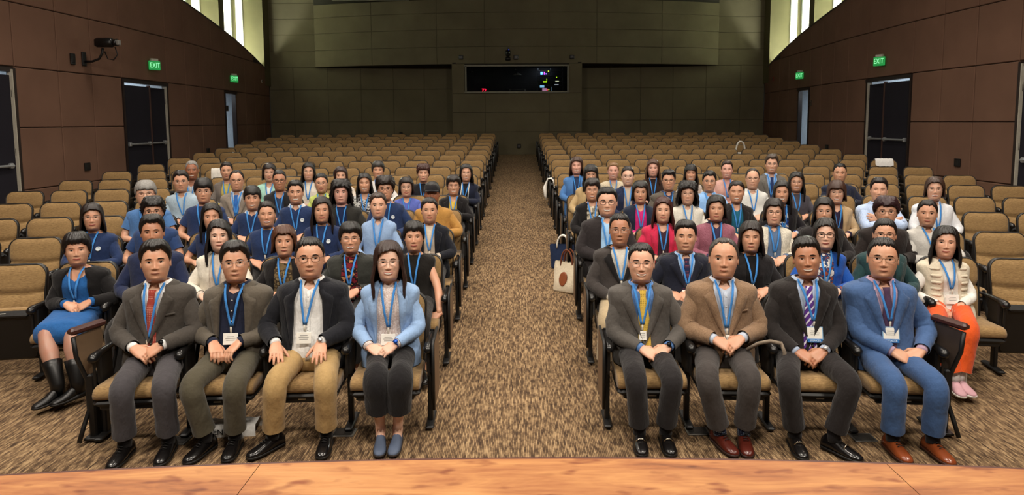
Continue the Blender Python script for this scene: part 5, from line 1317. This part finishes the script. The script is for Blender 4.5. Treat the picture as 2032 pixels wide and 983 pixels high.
# sixth row
A(380, 341, 6, 'm', 'd', 'crew', '#86827e', t_(('#d4d8dc', 'stripe_v', '#3c4c5c', '#3c4c5c'), 'v'), None, 'tanned grey-haired man smiling in striped white shirt', smile=.8)
A(449, 342, 6, 'f', 'b', 'back', DB, t_('#b6a65c', 'scoop'), o_('#6c645e', 'plain', xo=.08, name='cardigan'), 'woman in grey cardigan and yellow top, sixth row left', smile=.5)
A(534, 346, 6, 'f', 'a', 'bob', DB, t_('#d8dcd8', 'v'), o_('#a4d2c2', 'plain', xo=.055, name='cardigan'), 'woman with bob and glasses in mint green cardigan', smile=.5, glasses=GM)
A(612, 344, 6, 'f', 'a', 'long', BK, t_('#ddd5c8'), None, 'smiling woman with long hair and glasses in white top, sixth row', smile=.8, glasses=GM)
A(676, 352, 6, 'f', 'a', 'lob', '#2c1712', t_('#d6cabe'), None, 'woman with dark brown hair in pale top, half hidden by curly-haired man', smile=.4)
A(750, 341, 6, 'f', 'b', 'pixie', '#35322f', t_('#d4d0cc', 'v'), None, 'smiling woman with short greying hair, sixth row left', smile=.9)
A(840, 347, 6, 'f', 'a', 'curly', '#3a1a12', t_('#18171d', 'high'), None, 'woman with short wavy auburn hair in black top', smile=.5)
A(925, 346, 6, 'f', 'a', 'long', BK, t_('#17171f'), o_('#171d31', 'plain', xo=.05, trim='#d8d8d4'), 'woman in navy jacket with white piping, sixth row aisle', smile=.7, glasses=GM, hlen=-.06)
A(1144, 332, 6, 'f', 'f', 'lob', '#3a241a', t_('#28395a'), o_('#4a78b2', 'plain', xo=.055), 'smiling woman in blue denim-coloured jacket, sixth row aisle', smile=.95, bottom=tr('#232c48'))
A(1217, 342, 6, 'f', 'f', 'back', '#7c5c3a', t_('#b8a890', 'scoop'), o_(('#cabda4', 'knit'), 'plain', xo=.06, name='cardigan'), 'fair-haired woman in cream knit cardigan', smile=.7, bun=(-.05, .03, -.11))
A(1296, 337, 6, 'f', 'f', 'long', '#4a2e1e', t_('#2e1e19'), None, 'woman with long brown hair in dark brown top', smile=.7)
A(1371, 347, 6, 'f', 'b', 'longf', BK, t_('#c0b6ae', 'v'), None, 'smiling woman with very long black hair in pale top, sixth row', smile=.9)
A(1443, 340, 6, 'f', 'f', 'crew', '#33241c', t_('#c49690'), o_('#cda298', 'plain', xo=.06), 'smiling person with cropped hair in dusty pink jacket', smile=.9, hvol=1.6)
A(1532, 329, 6, 'm', 'a', 'side', '#463a31', c_('#9cbeec'), o_(('#5c5955', 'tweed', '#716d67'), btn=.3), 'tall smiling older man in grey tweed jacket and blue shirt', smile=.9, glasses=GM, tie='#1f2f5a')
A(1667, 347, 6, 'm', 'b', 'crew', BK, c_('#9ab2d6'), o_('#1f2438', xo=.06), 'man with cropped black hair in dark navy suit, sixth row right', smile=.15, hs=1.05, bk=1.08)
place_seats({(q['row'], q['side'], q['k']) for q in PEOPLE})
for q in PEOPLE: person(q)

# ------------------------------------------------------------------ things in the hall
def tablet_arm(side):
    """swing-up writing tablet at the outer end of the front row"""
    p, rz = seat_pos(1, side, 3); sd = 'left' if side < 0 else 'right'
    root = empty('tablet_arm', p, rz); tag(root, 'folded writing tablet with dark wood armrest at the %s end of the front row' % sd, 'tablet arm')
    th_ = -side * math.radians(34); x0, y0 = side * (SEATW / 2 + 0.06), -.33     # the arm runs from front-outside to back-inside
    u = np.array([math.sin(th_), math.cos(th_), 0.0]); n = np.array([u[1], -u[0], 0.0]); c = np.array([x0, y0, 0.0])
    prof = [(-.095, .71), (.085, .735), (.095, .66), (.07, .52), (.02, .44), (-.03, .44), (-.08, .56)]
    b = MB(); V, F = grid(np.array([[c + u * q + n * t + np.array([0, 0, z]) for q, z in prof] for t in (-.009, .009)]), True, True, True); b.add(V, F); b.build('tablet', plain('#6b5641' if side < 0 else '#3a302a', 0.45), root, False)
    Rz = Matrix.Rotation(-th_, 3, 'Z'); b = MB(); b.add(*rbox(c + np.array([0, 0, .755]), (.065, .23, .042), .012, Rz @ Matrix.Rotation(math.radians(4), 3, 'X'))); b.build('armrest', plain('#3a1a14', 0.4), root, False)
    f = c - u * .02
    b = MB(); b.add(*tube([c - u * .09 + (0, 0, .71), c - u * .08 + (0, 0, .58), f + (0, 0, .40), f + (0, 0, .20), f + (side * .02, -.04, .10), f + (side * .03, -.09, .012)], .015, 8)); b.build('support', BLACK, root)
    b = MB(); b.add(*rbox(f + (-side * .02, .03, .22), (.05, .09, .44), .01)); b.add(*rbox(f + (-side * .02, .03, .010), (.09, .16, .02), .004)); b.build('post', BLACK, root, False)
tablet_arm(-1); tablet_arm(1)

def at_floor(px, py):
    """floor point under a pixel"""
    d = ray(px, py); lo, hi_ = 0.5, 40.0
    for _ in range(50):
        t = (lo + hi_) / 2; q = CAMP + d * t
        if q.z > floor_z(q.x, q.y): lo = t
        else: hi_ = t
    q = CAMP + d * lo; return Vector((q.x, q.y, floor_z(q.x, q.y)))
def tote(px, py, name, label, col, w_, h, dep, handle, rz, lean=0.0, patch=None):
    root = empty(name, at_floor(px, py), rz); tag(root, label, 'bag')
    A8 = np.linspace(0, 2 * PI, 20, endpoint=False); P = []
    for z, kx, ky in ((0, .86, 1.0), (.02, .9, 1.05), (.3 * h, .93, .95), (.6 * h, .96, .7), (.85 * h, 1.0, .42), (h, 1.02, .25)):
        P.append([[w_ / 2 * kx * spow(math.cos(a), .6), dep / 2 * ky * spow(math.sin(a), .7) + lean * z + .008 * math.sin(3 * a + z * 30), z] for a in A8])
    b = MB(); V, F = grid(np.array(P), True, True, False); b.add(V, F)
    Q = np.array(P)[::-1] * np.array([.95, .9, 1]) + np.array([0, 0, .012]); V, F = grid(Q, True, False, True); b.add(V, F)
    b.build('bag_body', cloth(col), root)
    for s in (-1, 1):
        b = MB(); tt = np.linspace(0, PI, 12); b.add(*tube([(w_ * .22 * math.cos(t), s * dep * .14 + lean * h, h * .86 + handle[1] * math.sin(t) ** .8) for t in tt], .011, 7)); b.build('handle', cloth(handle[0]), root)
    if patch:
        A_ = np.linspace(0, 2 * PI, 20, endpoint=False); P = np.array([[[.050 * k * math.cos(a), -dep / 2 * .82 - .012 - .004 * e + lean * .15 + .05 * k * .0, h * .48 + .078 * k * math.sin(a)] for a in A_] for k, e in ((1, -3), (1, 1), (.9, 1.3), (.01, 1.3))])
        P[:, :, 1] += (P[:, :, 2] - h * .48) * .22
        b = MB(); V, F = grid(P, True, False, True); b.add(V, F); b.build('oval_patch', plain(patch, 0.5), root)
tote(1126, 577, 'tote_bag', 'cream tote bag with brown oval patch and brown handles on the aisle carpet', '#d8cbb2', .36, .32, .22, ('#6e3a22', .20), math.radians(-38), .05, '#8a4a28')
tote(1117, 532, 'tote_bag', 'navy tote bag with white rope handles standing in the aisle', '#1c2a48', .34, .30, .14, ('#e6e2d8', .17), math.radians(-12), .0)

def sheet(name, label, cat, r, side, k, w_, dz, col, drop=.16, cut=0.0, seed=1, part=None):
    """cloth or paper laid over the top of a seat back"""
    p, rz = seat_pos(r, side, k); root = empty(name, p, rz); tag(root, label, cat)
    us = np.linspace(-1, 1, 13); rs = np.random.RandomState(seed); rows = []
    for v, (y, z) in enumerate(((-.095, .875 - drop), (-.085, .875 - drop * .5), (-.075, .845), (-.050, .884), (.0, .892), (.035, .880), (.05, .80))):
        rows.append([[dz + u * w_ / 2, y - .010 - .004 * math.sin(u * 9 + v), z + (.012 * rs.randn() if v in (0, 6) else .004 * math.sin(u * 14 + v)) - cut * (u > .6)] for u in us])
    P = np.array(rows); b = MB(); V, F = grid(P, False); b.add(V, F); V, F = grid(P + np.array([0, -.004, .003]), False); b.add(V, F)
    b.build(part or 'cloth_sheet', cloth(col), root)
sheet('paper_sheets', 'white papers spread over an empty seat back at the right end of its row', 'papers', 9, 1, 11, .31, 0.0, '#f4f3f0', .12, 0, 3, 'paper')
sheet('white_scarf', 'white printed cloth hung on an empty seat behind the woman in grey cardigan', 'cloth', 8, -1, 8, .28, .02, '#e2ddd4', .16, .03, 5)
def aisle_cloth():
    p, rz = seat_pos(8, 1, 0); root = empty('white_jacket', p, rz); tag(root, 'white jacket draped over the aisle arm behind the woman in denim-coloured jacket', 'jacket')
    us = np.linspace(-1, 1, 9); P = np.array([[[-.33 + x + .012 * math.sin(u * 6 + i), -.22 + u * .15, z + .01 * math.sin(u * 8 + i)] for u in us] for i, (x, z) in enumerate(((-.05, .32), (-.045, .45), (-.04, .58), (-.01, .645), (.05, .655), (.085, .62), (.095, .5)))])
    b = MB(); V, F = grid(P, False); b.add(V, F); V, F = grid(P + np.array([-.006, 0, .006]), False); b.add(V, F); b.build('cloth_body', cloth('#e6e2da'), root)
    b = MB(); b.add(*tube([(-.36, -.20, .60), (-.40, -.28, .50), (-.39, -.33, .36), (-.37, -.30, .28)], [.02, .035, .03, .02], 8)); b.build('sleeve', cloth('#e6e2da'), root)
aisle_cloth()
def white_handles():
    p, rz = seat_pos(12, 1, 8); root = empty('handbag', p + Vector((0, -.30, .46)), rz); tag(root, 'white bag with upright handles standing on an empty seat near the back', 'bag')
    b = MB(); b.add(*rbox((0, 0, .12), (.30, .14, .24), .03)); b.build('bag_body', cloth('#d8d4ca'), root)
    for s in (-1, 1):
        b = MB(); b.add(*tube([(.10 * math.cos(t), s * .04, .23 + .27 * math.sin(t) ** .8) for t in np.linspace(0, PI, 12)], .012, 7)); b.build('handle', cloth('#ece8e0'), root)
white_handles()
def spotted_bag():
    p, rz = seat_pos(3, -1, 0); root = empty('spotted_cloth', p + Vector((.10, -.46, .24)), rz); root.scale = (.72, .72, .72); tag(root, 'white cloth with dark spots on the lap of the aisle woman in black blazer', 'cloth')
    A_ = np.linspace(0, 2 * PI, 18, endpoint=False); P = np.array([[[(rx + .015 * math.sin(4 * a + i)) * math.cos(a), (ry + .01 * math.sin(3 * a)) * math.sin(a) + y, z] for a in A_] for i, (z, rx, ry, y) in enumerate(((.30, .03, .02, .02), (.28, .07, .06, .02), (.2, .09, .08, .0), (.08, .085, .075, -.02), (-.05, .07, .05, -.03), (-.16, .03, .02, -.03)))])
    b = MB(); V, F = grid(P, True, True, True); b.add(V, [q[::-1] for q in F]); b.build('cloth_body', cloth('#e4e0d8', 'floral', '#e4e0d8', '#1a1716'), root)
spotted_bag()
def floor_bag():
    q = at_floor(452, 862); root = empty('paper_bag', q, math.radians(4)); tag(root, 'crumpled white printed bag lying under the second front seat from the left', 'bag')
    us = np.linspace(-1, 1, 13); rs = np.random.RandomState(4)
    P = np.array([[[u * .20, y, z + .006 * rs.randn() * (z > .01)] for u in us] for y, z in ((-.05, .002), (-.052, .05), (-.045, .085), (-.01, .095), (.06, .09), (.10, .05), (.11, .002))])
    b = MB(); V, F = grid(P, False, False, False); b.add(V, F); b.build('bag_body', cloth('#d9d8d4'), root)
    me = text_mesh('CEN', .055, plain('#17161a', 0.6)); o = link('lettering', me, root, (-.06, -.060, .040)); o.rotation_euler = (PI / 2, 0, 0)
floor_bag()
for i, (px, py, lb) in enumerate(((683, 860, 'under the seats between khaki man and blue blazer woman'), (1384, 857, 'between the first two seats of the right front row'), (1712, 870, 'under the black-suited man with purple tie'), (352, 876, 'between the first two seats of the left front row'))):
    root = empty('floor_box', at_floor(px, py), -.02); tag(root, 'flat grey floor box cover ' + lb, 'floor box', 'floor boxes')
    b = MB(); b.add(*rbox((0, 0, .004), (.15, .12, .008), .003)); b.build('frame', plain('#6f6c66', 0.4, 0.7), root, False)
    b = MB(); b.add(*box((0, 0, .0088), (.125, .095, .002))); b.build('lid', plain('#3c3a37', 0.25, 0.4), root, False)
def cup():
    p, rz = seat_pos(1, 1, 3); q = at_floor(1907, 772); root = empty('water_bottle', q); tag(root, 'white bottle on the floor beside the pink sneakers', 'bottle')
    A_ = np.linspace(0, 2 * PI, 16, endpoint=False); P = np.array([[[r_ * math.cos(a), r_ * math.sin(a), z] for a in A_] for r_, z in ((.030, 0), (.034, .01), (.034, .15), (.026, .18), (.018, .19), (.018, .2))])
    b = MB(); V, F = grid(P, True, True, True); b.add(V, F); b.build('bottle_body', plain('#dfe2e0', 0.3), root)
    P = np.array([[[r_ * math.cos(a), r_ * math.sin(a), z] for a in A_] for r_, z in ((.021, .195), (.021, .225), (.015, .23))]); b = MB(); V, F = grid(P, True, True, True); b.add(V, F); b.build('cap', plain('#c8ccd0', 0.4), root)
cup()
def strap():
    p, rz = seat_pos(1, 1, 1); root = empty('shoulder_strap', p, rz); tag(root, 'grey-brown bag strap looped over the arm beside the tweed jacket man', 'strap')
    b = MB(); P = np.array([(.10, -.40, .56), (.17, -.43, .615), (.24, -.445, .635), (.31, -.44, .62), (.335, -.44, .56), (.335, -.44, .46), (.33, -.43, .40)]); b.add(*ribbon(P, .012, (0, -1, 0), .006)); b.build('strap_band', cloth('#8a7c6c'), root)
strap()

# fixtures on the side walls
def wall_plate(side, px, py, w_, h, name, label, cat, col='#0c0b0b'):
    y = wall_x(14) * FPX / abs(px - PPX)
    for _ in range(6): y = wall_x(y) * FPX / abs(px - PPX)
    d = ray(px, py); t = y / d.y; z = CAMZ + d.z * t
    root = empty(name, (side * (wall_x(y) - .004), y, z), -side * PI / 2); tag(root, label, cat)
    b = MB(); b.add(*rbox((0, -.012, 0), (w_, .026, h), .005)); b.build('plate', plain(col, 0.5), root, False)
    b = MB(); b.add(*rbox((0, -.026, 0), (w_ * .55, .008, h * .6), .003)); b.build('socket', plain('#1c1a19', 0.4), root, False)
    return root, y, z
wall_plate(-1, 171, 331, .16, .15, 'wall_outlet', 'black wall outlet plate low on the left wall near the front', 'outlet')
wall_plate(1, 1903, 323, .16, .15, 'wall_outlet', 'black wall outlet plate low on the right wall', 'outlet')
wall_plate(-1, 413, 299, .16, .13, 'wall_outlet', 'black wall outlet plate left wall between double and single door', 'outlet')
wall_plate(1, 1642, 292, .16, .13, 'wall_outlet', 'black wall outlet plate right wall between double and single door', 'outlet')
wall_plate(-1, 454, 215, .16, .16, 'wall_switch', 'dark switch plate beside the left single door', 'switch', '#4a3a30')
wall_plate(1, 1606, 205, .16, .16, 'wall_switch', 'dark switch plate beside the right single door', 'switch', '#4a3a30')
wall_plate(1, 1531, 157, .10, .14, 'fire_alarm', 'small red fire alarm on the right wall near the back corner', 'alarm', '#7a1c18')
wall_plate(-1, 525, 161, .10, .10, 'fire_alarm', 'small pale strobe on the left wall near the back corner', 'alarm', '#b8a8a0')
wall_plate(-1, 156, 117, .13, .20, 'wall_box', 'small black box on the left wall beside the camera bracket', 'box')
def bracket_camera():
    root, y, z = wall_plate(-1, 178, 117, .12, .26, 'bracket_camera', 'black camera on a curved bracket on the left wall', 'camera')
    b = MB(); b.add(*tube([(0, -.02, -.05), (0, -.16, -.05), (0, -.30, .0), (0, -.36, .10), (0, -.38, .20)], .022, 8)); b.build('arm', BLACK, root)
    b = MB(); b.add(*rbox((0, -.42, .30), (.16, .34, .17), .03)); b.add(*tube([(0, -.58, .30), (0, -.66, .30)], [.06, .07], 14)); b.build('camera_body', BLACKG, root)
    b = MB(); b.add(*rbox((.0, -.68, .30), (.09, .05, .10), .01)); b.build('lens_cap', plain('#8a8884', 0.4), root, False)
    b = MB(); b.add(*tube([(.02, -.60, .22), (.02, -.64, .08), (.02, -.56, -.02), (.02, -.45, .0), (.02, -.40, .14)], .010, 6)); b.build('cable', BLACK, root)
bracket_camera()
def back_box(px, py, w_, h, y, name, label, cat, col='#0b0a0a', dep=.08):
    d = ray(px, py); t = y / d.y; root = empty(name, CAMP + d * t); tag(root, label, cat)
    b = MB(); b.add(*rbox((0, -dep / 2 + .01, 0), (w_, dep, h), .012)); b.build('housing', plain(col, 0.5), root, False)
    b = MB(); b.add(*rbox((0, -dep - .0, 0), (w_ * .6, .016, h * .6), .006)); b.build('front_plate', plain('#221c18', 0.4), root, False)
    return root
back_box(915, 114, .15, .13, 23.02, 'wall_box', 'small black box above the booth window, left one', 'box')
back_box(1024, 114, .16, .15, 23.0, 'wall_box', 'small black box just right of the pan camera over the booth', 'box')
back_box(1135, 113, .15, .13, 23.02, 'wall_box', 'small black box above the booth window, right one', 'box')
back_box(1030, 290, .13, .14, 23.0, 'wall_outlet', 'black outlet box low on the back wall at the aisle end', 'outlet')
back_box(796, 265, .10, .10, 24.24, 'wall_outlet', 'small black outlet just above the last rows, left recess', 'outlet')
def pan_camera():
    d = ray(1008, 107); t = 23.0 / d.y; root = empty('pan_camera', CAMP + d * t); tag(root, 'black pan-tilt camera mounted over the booth window', 'camera')
    b = MB(); b.add(*rbox((0, -.06, -.17), (.18, .16, .12), .03)); b.build('base', BLACKG, root)
    b = MB(); b.add(*rbox((0, -.09, .02), (.16, .16, .24), .05)); b.build('head', BLACKG, root)
    b = MB(); b.add(*tube([(0, -.165, .03), (0, -.20, .03)], .045, 14)); b.build('lens', plain('#11161c', 0.1), root)
    b = MB(); b.add(*box((0, -.06, .16), (.05, .10, .10))); b.build('mount', BLACK, root, False)
    b = MB(); b.add(*box((.03, -.172, .12), (.03, .008, .02))); b.build('indicator_light', plain('#3050ff', 0.4, emit='#3050ff', es=1.0), root, False)
pan_camera()
